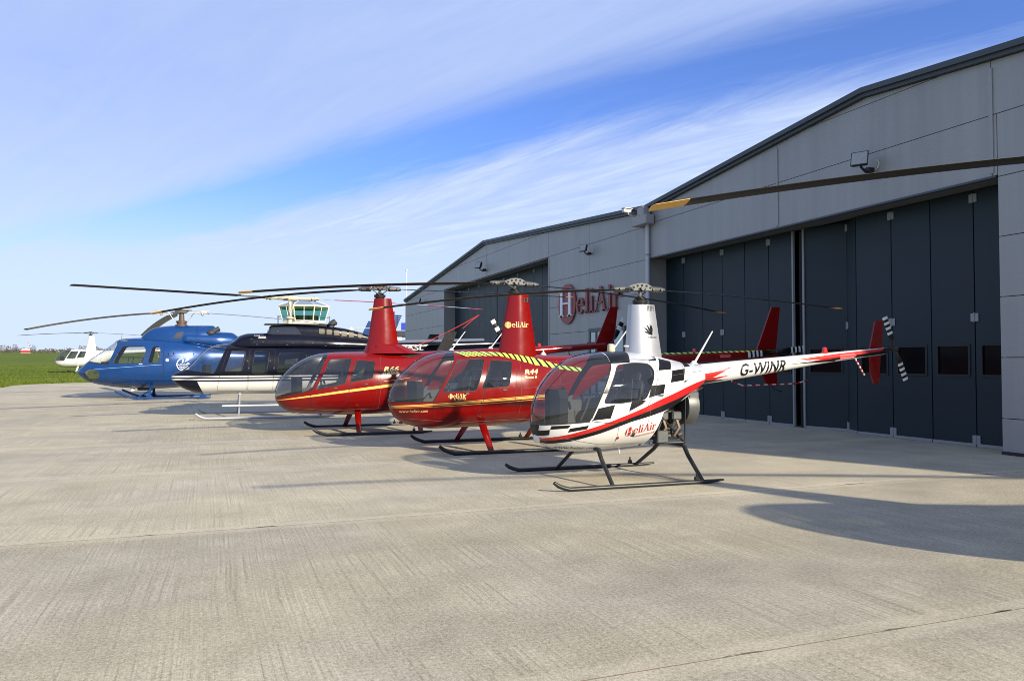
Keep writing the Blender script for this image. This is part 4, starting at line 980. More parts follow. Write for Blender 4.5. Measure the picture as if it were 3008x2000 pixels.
# ---------------------------------------------------------------- blue twin-engined helicopter
def blue_heli(pos, rz, label):
    root = thing('helicopter', pos, rz, label=label, cat='helicopter', group='helicopters parked in a row')
    L = LOFT['as355']; LB = M('light_blue_line_paint', (.25, .42, .75), .3, coat=.5); mats = [BLUEP, LB]
    pt = [(1, [(2.95, 1.066), (.60, 1.246), (.60, 1.236), (2.95, 1.056)], 0)]
    ws = [(3.06, 1.345), (3.06, 2.4), (2.15, 2.4), (2.085, 1.94), (2.35, 1.235), (2.76, 1.29)]
    fw = rounded([(1.90, 1.90), (1.23, 1.915), (1.135, 1.80), (1.18, 1.47), (1.274, 1.295), (2.215, 1.275), (2.161, 1.44)], .07, 3); rw = rounded([(.93, 1.885), (.73, 1.90), (.66, 1.80), (.667, 1.44), (.747, 1.295), (1.06, 1.295)], .06, 3)
    chin = [(2.905 + .27 * math.cos(R(a)), .865 + .215 * math.sin(R(a))) for a in range(0, 360, 24)]; bub = [(1.905 + .18 * math.cos(R(a)), 2.118 + .045 * math.sin(R(a))) for a in range(0, 360, 30)]
    fd = rounded([(2.05, 1.97), (1.12, 1.99), (1.06, 1.85), (1.24, .66), (2.45, .66), (2.38, 1.22)], .08, 3); rd = rounded([(1.02, 1.99), (.57, 1.99), (.62, .66), (1.20, .66)], .08, 3)
    wins, doors = [], []
    for s in (1, -1):
        doors += [('front_door', fd, s), ('rear_door', rd, s)]; n = len(doors)
        wins += [('window', fw, s, n - 2, GL_CLEAR), ('window', rw, s, n - 1, GL_CLEAR), ('windscreen_pane', ws, s, None, GL_CLEAR), ('chin_window', chin, s, None, GL_HELI), ('roof_window', bub, s, None, GL_HELI)]
    panels(root, L, BLUEP, mats, pt, (), wins, doors, nx=80, nv=56, lining=.1)
    m = MB(); xs = [3.06, 2.9, 2.68, 2.45, 2.26, 2.16]; m.tube([(x, 0, L.sec(x)[2] + .004) for x in xs], .024, 6, flat=.6); m.build('windscreen_strip', BLUEP, root)
    cabin_floor(root, L, .72, .3, 3.1, DGREY)
    for x, y in ((1.38, .42), (1.38, -.42)): seat(root, x, y, .76, TAN, .5, .5)
    m = MB(); m.box((.55, 0, 1.05), (.4, 1.4, .5), 0, None, .06); m.build('rear_bench', TAN, root)
    dash(root, 2.45, 1.08, .34, .26)
    fr = MB(); sI = L.half(1.6, 1.5)
    for s in (1, -1):
        fr.tube([(2.1, s * .78, 1.5), (1.25, s * .86, 1.5)], .012, 6); fr.tube([(1.72, s * .86, 1.3), (1.68, s * .82, 1.5)], .012, 6)
    fr.build('window_bar', BLACKP, root)
    C1 = Loft([(1.42, 2.17), (1.32, 2.28), (1.19, 2.42), (.92, 2.58), (.51, 2.665), (.06, 2.69), (-1.10, 2.71), (-1.16, 2.69)], [(1.42, 2.08), (-1.16, 2.0)], [(1.42, .22), (1.2, .38), (.9, .48), (.3, .56), (-.6, .58), (-1.16, .54)], 2.1, mid=.05, nt=2.9, nb=2.9)
    dk = [(1, [(.26, 2.20), (.14, 2.40), (-.03, 2.47), (-.10, 2.44), (.0, 2.20)], 0)]  # dark patch painted on the cowl for the shade inside the intake
    o, _ = panels(root, C1, BLUEP, [BLUEP, M('intake_shade_paint', (.015, .02, .035), .5)], dk, nx=46, nv=40, shell_name='gearbox_cowling')
    gp = MB(); ring = [C1.pt(-.55, R(a)) for a in range(4, 177, 8)]; gp.tube([(p[0], p[1] * 1.004, p[2] + .002) for p in ring], .006, 5); gp.build('panel_gap', BLACKP, o)
    C2 = Loft([(.0, 2.40), (-.2, 2.46), (-1.18, 2.48), (-1.79, 2.45), (-1.97, 2.33), (-2.7, 1.92)], [(.0, 2.0), (-1.2, 1.85), (-2.7, 1.72)], [(.0, .55), (-.2, .64), (-1.2, .62), (-2.0, .42), (-2.7, .22)], 2.2, mid=.35, nt=2.6, nb=2.6)
    o2, _ = panels(root, C2, BLUEP, [BLUEP, BLACKP], [(1, [(-.66, 2.45), (-.76, 2.45), (-.76, 2.38), (-.66, 2.38)], 0)], nx=40, nv=40, shell_name='engine_cowling')
    for s in (1, -1):
        e = MB(); e.tube([(-1.02, s * .42, 2.42), (-1.15, s * .45, 2.50), (-1.32, s * .48, 2.60)], [.10, .09, .085], 14); e.build('exhaust_stack', ALU, root)
        sc = MB(); sc.ball((-1.02, s * .52, 2.42), .12, 12, 0, (1.3, .5, .8)); sc.build('exhaust_shield', DARKM, root)
    # mast and three-arm star head
    HB = M('worn_head_metal', (.46, .45, .42), .45, metal=.4, var=.2)
    m = MB(); m.lathe([(.24, -.02), (.24, .02), (.17, .05), (.17, .10), (.20, .12), (.20, .17), (.10, .20), (.085, .48)], (0, 0, 2.69), n=18); m.build('rotor_shaft', M('brown_mast', (.10, .065, .05), .5, var=.3), root)
    hz = 3.22; h = MB(); h.lathe([(.10, -.06), (.22, -.03), (.24, .02), (.36, .05), (.36, .075), (.10, .10)], (0, 0, hz), n=20); h.build('rotor_hub', HB, root)
    for a, zt in ((-10.5, 2.50), (-176.5, 2.85), (-72, 2.45)):
        d = Vector((math.cos(R(a)), math.sin(R(a)), 0)); w = Vector((-d.y, d.x, 0)); g = MB()
        for dz in (-.055, .045): g.box((d.x * .5, d.y * .5, hz + dz), (.95, .12, .025), 0, Matrix.Rotation(R(a), 3, 'Z'), .006)
        g.box((d.x * .78, d.y * .78, hz), (.24, .16, .11), 0, Matrix.Rotation(R(a), 3, 'Z'), .02); g.ball((d.x * .72, d.y * .72, hz - .09), .06, 8)
        gr = g.build('blade_sleeve', HB, root)
        l = MB(); l.tube([(d.x * .45 + w.x * .2, d.y * .45 + w.y * .2, hz), (d.x * .22 + w.x * .18, d.y * .22 + w.y * .18, 2.86)], .014, 6); l.build('pitch_link', HB, gr)
        blade_mesh(5.35, .9, .35, hz - .02, zt, None, [(.975, 1)], a, pitch=6).build('rotor_blade', [BLADEG, BLADE], root)
    T = Loft([(-2.95, 1.725), (-6.0, 1.95), (-7.2, 2.0)], [(-2.95, 1.305), (-6.0, 1.70), (-7.2, 1.80)], [(-2.95, .21), (-6.0, .12), (-7.2, .10)], 1.6, mid=.5, nt=2.2, nb=2.2)
    panels(root, T, BLUEP, [BLUEP], (), nx=26, nv=26, shell_name='tail_boom')
    f = MB(); f.prism([(-6.5, 1.95), (-7.0, 3.0), (-7.35, 3.0), (-7.15, 1.9), (-7.3, 1.1), (-7.0, 1.1), (-6.7, 1.75)], (0, 0, 0), (1, 0, 0), (0, 0, 1), .05); f.build('tail_fin', BLUEP, root)
    s_ = MB(); s_.prism([(-5.3, -1.2), (-5.3, 1.2), (-5.7, 1.2), (-5.7, -1.2)], (0, 0, 1.84), (1, 0, 0), (0, 1, 0), .04); s_.build('stabiliser', BLUEP, root)
    tail_rotor(root, -6.9, -.26, 2.0, .93, 50, .16, 2)
    # skids with flat raised toes
    for s in (1, -1):
        m = MB(); m.tube([(2.08, s * 1.10, .29), (1.72, s * 1.10, .12), (1.50, s * 1.10, .045), (1.35, s * 1.10, .04), (-.9, s * 1.10, .04), (-1.05, s * 1.10, .045)], [.05, .05, .045, .042, .042, .03], 10, flat=.8); sk = m.build('skid', BLUEP, root)
        p = MB(); p.prism([(2.10, 1.04), (1.62, 1.05), (1.62, 1.15), (2.10, 1.16)], (0, 0, 0), (1, 0, .0), (0, 1, 0), .02)
        p.v = [(x, s * y, z + .08 + (x - 1.62) * .48) for x, y, z in p.v]; p.build('toe_plate', BLUEP, sk)
        for xa in (1.0, -.78):
            q = MB(); q.tube([(xa - .05, s * .62, .50), (xa - .02, s * .98, .33), (xa, s * 1.10, .06)], [.05, .045, .05], 10); q.build('strut', BLUEP, root)
            sh = MB(); sh.prism([(xa - .14, .045), (xa + .14, .045), (xa + .03, .20), (xa - .03, .20)], (0, s * 1.10, 0), (1, 0, 0), (0, 0, 1), .05); sh.build('strut_shoe', BLUEP, sk)
        b = MB(); b.tube([(1.02, s * 1.06, .30), (1.40, s * 1.10, .06)], .022, 8); b.build('brace', BLUEP, root)
    ct = MB(); ct.tube([(.95, -.65, .50), (.95, .65, .50)], .05, 10); ct.tube([(-.8, -.65, .50), (-.8, .65, .50)], .05, 10); ct.build('cross_tube', BLKM, root)
    ll = MB(); ll.tube([(1.62, .25, .40), (1.60, .27, .27)], [.07, .085], 12); ll.build('landing_light', WHITE, root)
    b2 = MB(); b2.box((1.2, 0, .35), (.5, .5, .10), 0, None, .02); b2.build('belly_pod', BLKM, root)
    an = MB(); an.tube([(2.0, .1, 2.14), (1.99, .1, 2.38)], .008, 5); an.build('antenna', BLKM, root)
    # white round emblem with waves, and the small disc ahead of it
    def ringq(cx, cz, r, w, a0, a1, n=18): return [[(cx + rr * math.cos(R(a0 + (a1 - a0) * k / n)), cz + rr * math.sin(R(a0 + (a1 - a0) * k / n))) for rr, k in ((r, i), (r, i + 1), (r - w, i + 1), (r - w, i))] for i in range(n)]
    Q = ringq(.0, 0, .235, .03, 100, 330)
    for zz, a, b in ((-.02, -.18, .15), (-.10, -.15, .16), (-.165, -.1, .1)):
        for i in range(10):
            x0, x1 = a + (b - a) * i / 10, a + (b - a) * (i + 1) / 10; w0, w1 = .022 * math.sin(x0 * 55), .022 * math.sin(x1 * 55); Q.append([(x0, zz + w0), (x1, zz + w1), (x1, zz + w1 + .026), (x0, zz + w0 + .026)])
    Q += [[(-.06, .05), (-.02, .20), (.02, .17), (-.02, .04)], [(.03, .08), (.10, .19), (.20, .20), (.12, .12)], [(.08, .02), (.17, .07), (.21, .02), (.13, -.01)], [(.08, .20), (.18, .25), (.15, .19)]]
    decal(L, Q, (-.11, 1.245), 1, 1, 1, WHITE, 'round_emblem', root, .005)
    decal(L, [[(.055 * math.cos(R(a)), .055 * math.sin(R(a))) for a in range(0, 360, 30)]], (.43, 1.40), 1, 1, 1, WHITE, 'white_disc', root, .005)
    hd = MB(); hd.box(tuple(on_skin(L, 1.30, 1.262, 1, .012)), (.12, .02, .03), 0, None, .006); hd.build('door_handle', WHITE, root)
    for x, z in ((.40, 1.62), (.22, 1.63), (-.45, 1.62)):
        k = MB(); k.box(tuple(on_skin(L, x, z, 1, .004)), (.04, .012, .07)); k.build('latch', BLACKP, root)
    k = MB(); seam(L, [(.55, 1.555), (-.55, 1.555)], 1, .005, None, '', None, closed=False, mb=k); seam(L, [(.55, 1.99), (.56, .70)], 1, .004, None, '', None, closed=False, mb=k); k.build('panel_gap', BLACKP, root)
    return root
# ---------------------------------------------------------------- ground
ZT = ([-80, 12, 17, 23, 31.6, 44, 58, 70, 100, 400, 420, 2500], [0, 0, .005, .10, .29, .44, .62, .84, 1.35, 5.85, 5.9, 6.0])
def zt(y): return _pchip(ZT[0], ZT[1], y)
CONC = bpy.data.materials.new('brushed_concrete'); CONC.use_nodes = True
def conc_nodes(mat):
    nt = mat.node_tree; N, Lk = nt.nodes, nt.links; b = N['Principled BSDF']
    def mth(op, a, c=None, clamp=False):
        n = N.new('ShaderNodeMath'); n.operation = op; n.use_clamp = clamp
        for i, v in enumerate((a, c)):
            if v is None: continue
            if isinstance(v, (int, float)): n.inputs[i].default_value = v
            else: Lk.new(v, n.inputs[i])
        return n.outputs[0]
    g = N.new('ShaderNodeNewGeometry'); sp = N.new('ShaderNodeSeparateXYZ'); Lk.new(g.outputs['Position'], sp.inputs[0]); X, Y = sp.outputs[0], sp.outputs[1]
    def noise(sx, sy, det=5, rough=.6, dist=0.0, off=0.0):
        c = N.new('ShaderNodeCombineXYZ'); Lk.new(mth('ADD', mth('MULTIPLY', X, sx), off), c.inputs[0]); Lk.new(mth('MULTIPLY', Y, sy), c.inputs[1])
        n = N.new('ShaderNodeTexNoise'); n.inputs['Scale'].default_value = 1; n.inputs['Detail'].default_value = det; n.inputs['Roughness'].default_value = rough; n.inputs['Distortion'].default_value = dist
        Lk.new(c.outputs[0], n.inputs['Vector']); return n.outputs['Fac']
    def rng(v, a, c, lo, hi):
        m = N.new('ShaderNodeMapRange'); m.interpolation_type = 'SMOOTHSTEP'; m.inputs[1].default_value = a; m.inputs[2].default_value = c; m.inputs[3].default_value = lo; m.inputs[4].default_value = hi; Lk.new(v, m.inputs[0]); return m.outputs[0]
    wob = mth('MULTIPLY', mth('SUBTRACT', noise(.5, .28, 2, .5, 0, 9.0), .5), .12)      # the broom wanders
    def groove(fr, sy, off):
        c = N.new('ShaderNodeCombineXYZ'); Lk.new(mth('ADD', mth('MULTIPLY', mth('ADD', X, wob), fr), off), c.inputs[0]); Lk.new(mth('MULTIPLY', Y, sy), c.inputs[1])
        n = N.new('ShaderNodeTexNoise'); n.inputs['Scale'].default_value = 1; n.inputs['Detail'].default_value = 3; n.inputs['Roughness'].default_value = .6; Lk.new(c.outputs[0], n.inputs['Vector']); return n.outputs['Fac']
    br1, br2 = groove(56, .42, 0), groove(17, .30, 31)
    large = noise(.22, .3, 4, .55, .4); mid = noise(1.1, 1.3, 6, .68, .3, 5.0); spk = noise(38, 38, 4, .7, 0, 2.0); grain = noise(110, 110, 2, .6)
    lane = mth('FRACT', mth('DIVIDE', mth('SUBTRACT', Y, 3.57), 4.42)); dist = mth('MULTIPLY', mth('SUBTRACT', .5, mth('ABSOLUTE', mth('SUBTRACT', lane, .5))), 4.42)
    marg = rng(mth('ADD', dist, mth('MULTIPLY', mth('SUBTRACT', noise(1.5, 6, 3), .5), .10)), .12, .18, 1.0, 0.0)      # trowelled edge
    lid = mth('FLOOR', mth('DIVIDE', mth('SUBTRACT', Y, 3.57), 4.42)); lv = mth('FRACT', mth('MULTIPLY', mth('SINE', mth('MULTIPLY', lid, 12.99)), 43.7))
    patchy = rng(mid, .40, .64, .25, 1.0)
    broom = mth('ADD', mth('MULTIPLY', mth('SUBTRACT', br1, .5), .62), mth('MULTIPLY', mth('SUBTRACT', br2, .5), .02))
    keep = mth('SUBTRACT', 1.0, mth('MULTIPLY', marg, .85))
    v = mth('ADD', .52, mth('MULTIPLY', mth('MULTIPLY', broom, keep), patchy))
    v = mth('ADD', v, mth('MULTIPLY', mth('SUBTRACT', mid, .5), .52)); v = mth('ADD', v, mth('MULTIPLY', mth('SUBTRACT', large, .5), .34))
    v = mth('ADD', v, mth('MULTIPLY', mth('SUBTRACT', spk, .5), 1.0)); v = mth('ADD', v, mth('MULTIPLY', mth('SUBTRACT', grain, .5), .95))
    v = mth('SUBTRACT', v, mth('MULTIPLY', mth('MULTIPLY', rng(br1, .33, .44, 1.0, 0.0), patchy), mth('MULTIPLY', keep, .12)))
    v = mth('ADD', v, mth('MULTIPLY', marg, .08)); v = mth('ADD', v, mth('MULTIPLY', mth('SUBTRACT', lv, .5), .08), True)
    cr = N.new('ShaderNodeValToRGB'); e = cr.color_ramp.elements; e[0].position = .14; e[0].color = (.16, .142, .10, 1); e[1].position = .86; e[1].color = (.55, .495, .365, 1)
    k = cr.color_ramp.elements.new(.5); k.color = (.352, .314, .226, 1); Lk.new(v, cr.inputs[0])
    tone = N.new('ShaderNodeMix'); tone.data_type = 'RGBA'; tone.blend_type = 'MULTIPLY'; Lk.new(rng(noise(.35, .5, 3, .5, 0, 40.0), .42, .62, 0, .7), tone.inputs[0]); Lk.new(cr.outputs[0], tone.inputs[6]); tone.inputs[7].default_value = (.93, .95, 1.02, 1)
    stain = N.new('ShaderNodeMix'); stain.data_type = 'RGBA'; Lk.new(rng(noise(.8, 1.2, 6, .68, .6, 77.0), .62, .76, 0, .35), stain.inputs[0]); Lk.new(tone.outputs[2], stain.inputs[6]); stain.inputs[7].default_value = (.20, .18, .14, 1)
    Lk.new(stain.outputs[2], b.inputs['Base Color']); b.inputs['Roughness'].default_value = .88; b.inputs['Specular IOR Level'].default_value = .25
    hgt = mth('ADD', mth('MULTIPLY', broom, mth('SUBTRACT', 1.0, marg)), mth('MULTIPLY', spk, .35)); bp = N.new('ShaderNodeBump'); bp.inputs['Strength'].default_value = .55; bp.inputs['Distance'].default_value = .006
    Lk.new(hgt, bp.inputs['Height']); Lk.new(bp.outputs[0], b.inputs['Normal'])
conc_nodes(CONC)
SEAL = M('joint_filler', (.13, .11, .08), .9, var=.3, vscale=9)
XE, YE, RC = -9.2, 49.0, 4.5                                     # apron: left edge, far edge, corner radius
def x_left(y):
    if y < YE - RC: return XE + .15 * math.sin(y * .6)
    q = min(1, (y - (YE - RC)) / RC); return XE + RC * (1 - math.sqrt(max(0, 1 - q * q)))
def strip(y0, y1, z, xr, n=4, left=None):
    m = MB(); ys = [y0 + (y1 - y0) * i / n for i in range(n + 1)]; vs, fs = [], []
    for y in ys:
        xl = x_left(y) if left is None else left
        for k in range(5): vs.append((xl + (xr - xl) * k / 4, y, zt(y) + z))
    for i in range(n):
        for k in range(4): fs.append((i * 5 + k, i * 5 + k + 1, (i + 1) * 5 + k + 1, (i + 1) * 5 + k))
    m.add(vs, fs); return m
apron = strip(-40, YE, -.005, 60, 60).build('apron', SEAL, None, None, kind='structure')
y = 3.57 - 4.42 * 9; i = 0
while y < YE - .2:
    y1 = min(y + 4.42, YE)
    m = strip(y + .005, y1 - .005, 0.0, 60, 6 if y < YE - 8 else 10)
    nv = len(m.v); top = list(m.f)                                # give the slab its edge
    n_ = nv // 5
    lo = [(a, b, c - .004) for a, b, c in m.v]; m.v += lo
    for r_ in (0, n_ - 1):
        for k in range(4): m.f.append((r_ * 5 + k, r_ * 5 + k + 1, nv + r_ * 5 + k + 1, nv + r_ * 5 + k)); m.m.append(1)
    for r_ in range(n_ - 1): m.f.append((r_ * 5, (r_ + 1) * 5, nv + (r_ + 1) * 5, nv + r_ * 5)); m.m.append(0)
    me = bpy.data.meshes.new('concrete_slab'); me.from_pydata(m.v, [], m.f); me.materials.append(CONC); me.materials.append(SEAL); me.polygons.foreach_set('material_index', m.m); me.update()
    link('concrete_slab', me, apron); y += 4.42; i += 1
# broken filler patches along the joints
fm = MB(); random.seed(3)
for jy in (3.57, 7.99, 12.41, 16.83, 21.25):
    for k in range(7):
        x0 = random.uniform(-6, 11); ln = random.uniform(.10, .5); w = random.uniform(.003, .009); P = [(x0 + ln * t, jy + random.uniform(-.012, .012) + sg * w * math.sin(math.pi * t) * random.uniform(.5, 1.2), zt(jy) + .003) for sg, ts in ((-1, (0, .25, .5, .75, 1)), (1, (.85, .6, .3, .1))) for t in ts]
        fm.add(P, [tuple(range(len(P)))])
fm.build('joint_filler_patch', SEAL, apron, None, kind='stuff')

GRASS = bpy.data.materials.new('grass'); GRASS.use_nodes = True
nt = GRASS.node_tree; b = nt.nodes['Principled BSDF']; g = nt.nodes.new('ShaderNodeNewGeometry'); n1 = nt.nodes.new('ShaderNodeTexNoise'); n1.inputs['Scale'].default_value = .18; n1.inputs['Detail'].default_value = 8; n1.inputs['Roughness'].default_value = .75
n2 = nt.nodes.new('ShaderNodeTexNoise'); n2.inputs['Scale'].default_value = 3.5; n2.inputs['Detail'].default_value = 6
nt.links.new(g.outputs['Position'], n1.inputs['Vector']); nt.links.new(g.outputs['Position'], n2.inputs['Vector'])
ad = nt.nodes.new('ShaderNodeMath'); ad.operation = 'ADD'; ml = nt.nodes.new('ShaderNodeMath'); ml.operation = 'MULTIPLY'; ml.inputs[1].default_value = .5; nt.links.new(n1.outputs['Fac'], ad.inputs[0]); nt.links.new(n2.outputs['Fac'], ad.inputs[1]); nt.links.new(ad.outputs[0], ml.inputs[0])
cr = nt.nodes.new('ShaderNodeValToRGB'); cr.color_ramp.elements[0].position = .36; cr.color_ramp.elements[0].color = (.048, .090, .008, 1); cr.color_ramp.elements[1].position = .64; cr.color_ramp.elements[1].color = (.14, .165, .022, 1)
nt.links.new(ml.outputs[0], cr.inputs[0]); nt.links.new(cr.outputs[0], b.inputs['Base Color']); b.inputs['Roughness'].default_value = .9; b.inputs['Specular IOR Level'].default_value = .1
bp = nt.nodes.new('ShaderNodeBump'); bp.inputs['Strength'].default_value = .8; bp.inputs['Distance'].default_value = .15; nt.links.new(n2.outputs['Fac'], bp.inputs['Height']); nt.links.new(bp.outputs[0], b.inputs['Normal'])
gm = MB(); ys = [-120, -40, 0, 12, 17, 20, 24, 28, 32, 38, 44, 50, 56, 63, 70, 85, 100, 150, 200, 260, 320, 380, 400, 420, 600, 1200, 2500]; xs = [-2500, -800, -300, -120, -60, -30, -12, 0, 20, 60, 150, 500, 2500]
for yy in ys:
    for xx in xs: gm.v.append((xx, yy, zt(yy) - .05))
for r_ in range(len(ys) - 1):
    for k in range(len(xs) - 1): gm.f.append((r_ * 13 + k, r_ * 13 + k + 1, (r_ + 1) * 13 + k + 1, (r_ + 1) * 13 + k)); gm.m.append(0)
gm.build('grass_field', GRASS, None, 180, kind='structure')
tb = MB(); random.seed(11)
while len(tb.f) < 30000:
    yy = 42 + 60 * random.random() ** 1.6; d = random.uniform(-.72, -.28); xx = yy * math.tan(math.atan(d) + R(21.2)) 
    if yy < YE + .05 and xx > x_left(min(yy, YE)) - .02: 
        if random.random() < .9: continue
        yy = YE + random.random() * .3
    z0 = zt(yy) - .05; hgt = random.uniform(.05, .09); a = random.random() * 6.28; w = random.uniform(.012, .03); lx, ly = random.uniform(-.06, .06), random.uniform(-.06, .06); o = len(tb.v)
    tb.v += [(xx - w * math.cos(a), yy - w * math.sin(a), z0), (xx + w * math.cos(a), yy + w * math.sin(a), z0), (xx + lx, yy + ly, z0 + hgt)]; tb.f.append((o, o + 1, o + 2)); tb.m.append(0)
me = bpy.data.meshes.new('grass_blades'); me.from_pydata(tb.v, [], tb.f); me.materials.append(GRASS); me.update(); link('grass_blades', me, None, label='short green grass beyond the concrete apron', cat='grass', kind='stuff')

# ---------------------------------------------------------------- hangars
CLAD = M('grey_cladding', (.29, .298, .292), .42, metal=.15, var=.04, vscale=1.2)
def weather(mat):
    nt = mat.node_tree; N, Lk = nt.nodes, nt.links; b = N['Principled BSDF']; src = b.inputs['Base Color'].links[0].from_socket
    g = N.new('ShaderNodeNewGeometry'); mp = N.new('ShaderNodeMapping'); mp.inputs['Scale'].default_value = (2.2, 2.2, .10); Lk.new(g.outputs['Position'], mp.inputs[0])
    n = N.new('ShaderNodeTexNoise'); n.inputs['Scale'].default_value = 1; n.inputs['Detail'].default_value = 7; n.inputs['Roughness'].default_value = .7; Lk.new(mp.outputs[0], n.inputs['Vector'])
    r = N.new('ShaderNodeMapRange'); r.inputs[1].default_value = .35; r.inputs[2].default_value = .7; r.inputs[3].default_value = 1.05; r.inputs[4].default_value = .88; Lk.new(n.outputs['Fac'], r.inputs[0])
    mx = N.new('ShaderNodeMix'); mx.data_type = 'RGBA'; mx.blend_type = 'MULTIPLY'; mx.inputs[0].default_value = 1; Lk.new(src, mx.inputs[6]); Lk.new(r.outputs[0], mx.inputs[7]); Lk.new(mx.outputs[2], b.inputs['Base Color'])
    s2 = N.new('ShaderNodeSeparateXYZ'); Lk.new(g.outputs['Position'], s2.inputs[0]); w = N.new('ShaderNodeMath'); w.operation = 'SINE'; m2 = N.new('ShaderNodeMath'); m2.operation = 'MULTIPLY'; m2.inputs[1].default_value = 6.2832 / .045; Lk.new(s2.outputs[2], m2.inputs[0]); Lk.new(m2.outputs[0], w.inputs[0])
    bp = N.new('ShaderNodeBump'); bp.inputs['Strength'].default_value = .10; bp.inputs['Distance'].default_value = .003; Lk.new(w.outputs[0], bp.inputs['Height']); Lk.new(bp.outputs[0], b.inputs['Normal'])
weather(CLAD)
FASC = M('slate_trim', (.045, .058, .070), .45, metal=.1)
DOORM = M('slate_door_paint', (.006, .020, .029), .45, var=.14, vscale=1.5, spec=.35)
DTRIM = M('pale_door_trim', (.25, .265, .27), .4)
SHADE = M('hangar_inside_shade', (.02, .022, .024), .9)  # near-black colour standing in for shade inside the hangars
ROOFM = M('roof_sheet', (.22, .235, .25), .5)
XF, XD = 12.9, 13.6
class Site:
    def __init__(s, root): s.r = root; s.o = Vector(root.location)
    def part(s, m, name, mat, parent=None, ang=35, **k):
        m.v = [tuple(Vector(p) - s.o) for p in m.v]; return m.build(name, mat, parent or s.r, ang, **k)
def clip_below(poly, line):
    """keep the part of a y,z polygon below a roof line given by two points"""
    (y0, z0), (y1, z1) = line; f = lambda p: (z0 + (z1 - z0) * (p[0] - y0) / (y1 - y0)) - p[1]; out = []
    for i in range(len(poly)):
        a, b = poly[i], poly[(i + 1) % len(poly)]; fa, fb = f(a), f(b)
        if fa >= 0: out.append(a)
        if fa * fb < 0: t = fa / (fa - fb); out.append((a[0] + (b[0] - a[0]) * t, a[1] + (b[1] - a[1]) * t))
    return out
ZJ = [-.3, .63, 1.69, 2.75, 3.81, 4.87, 5.93, 6.99, 8.1]
def cladding(site, cols, roof, opening, xf=XF, skip=None, zj=None):
    back = MB()
    for c0, c1 in zip(cols[:-1], cols[1:]):
        for z0, z1 in zip((zj or ZJ)[:-1], (zj or ZJ)[1:]):
            cells = [(c0, c1, z0, z1)]
            if opening:
                a, b, zo = opening; new = []
                for (p, q, r0, r1) in cells:
                    if q <= a or p >= b or r0 >= zo: new.append((p, q, r0, r1)); continue
                    if p < a: new.append((p, a, r0, r1))
                    if q > b: new.append((b, q, r0, r1))
                    if r1 > zo: new.append((max(p, a), min(q, b), zo, r1))
                cells = new
            for (p, q, r0, r1) in cells:
                g = .007; pl = [(p + g, r0 + g), (q - g, r0 + g), (q - g, r1 - g), (p + g, r1 - g)]
                for ln in roof: pl = clip_below(pl, ln) if pl else pl
                if len(pl) < 3 or max(t[1] for t in pl) - min(t[1] for t in pl) < .03: continue
                m = MB(); m.prism(pl, (xf + .025, 0, 0), (0, 1, 0), (0, 0, 1), .05); site.part(m, 'wall_panel', CLAD, ang=30)
def roof_trim(site, pts, xf, xb=46):
    m = MB()
    for (y0, z0), (y1, z1) in zip(pts[:-1], pts[1:]):
        for d0, d1, xo, t in ((.0, .11, -.16, .2), (.11, .19, -.10, .14)):
            m.prism([(y0, z0 - d0), (y1, z1 - d0), (y1, z1 - d1), (y0, z0 - d1)], (xf + xo + t / 2, 0, 0), (0, 1, 0), (0, 0, 1), t)
    site.part(m, 'roof_edge_trim', FASC, ang=30)
    for (y0, z0), (y1, z1) in zip(pts[:-1], pts[1:]):
        m = MB(); m.add([(xf - .14, y0, z0 + .01), (xb, y0, z0 + .01), (xb, y1, z1 + .01), (xf - .14, y1, z1 + .01), (xf - .14, y0, z0 - .03), (xb, y0, z0 - .03), (xb, y1, z1 - .03), (xf - .14, y1, z1 - .03)], [(0, 1, 2, 3), (4, 7, 6, 5), (0, 3, 7, 4), (1, 5, 6, 2), (0, 4, 5, 1), (3, 2, 6, 7)]); site.part(m, 'roof_slope', ROOFM, ang=30)
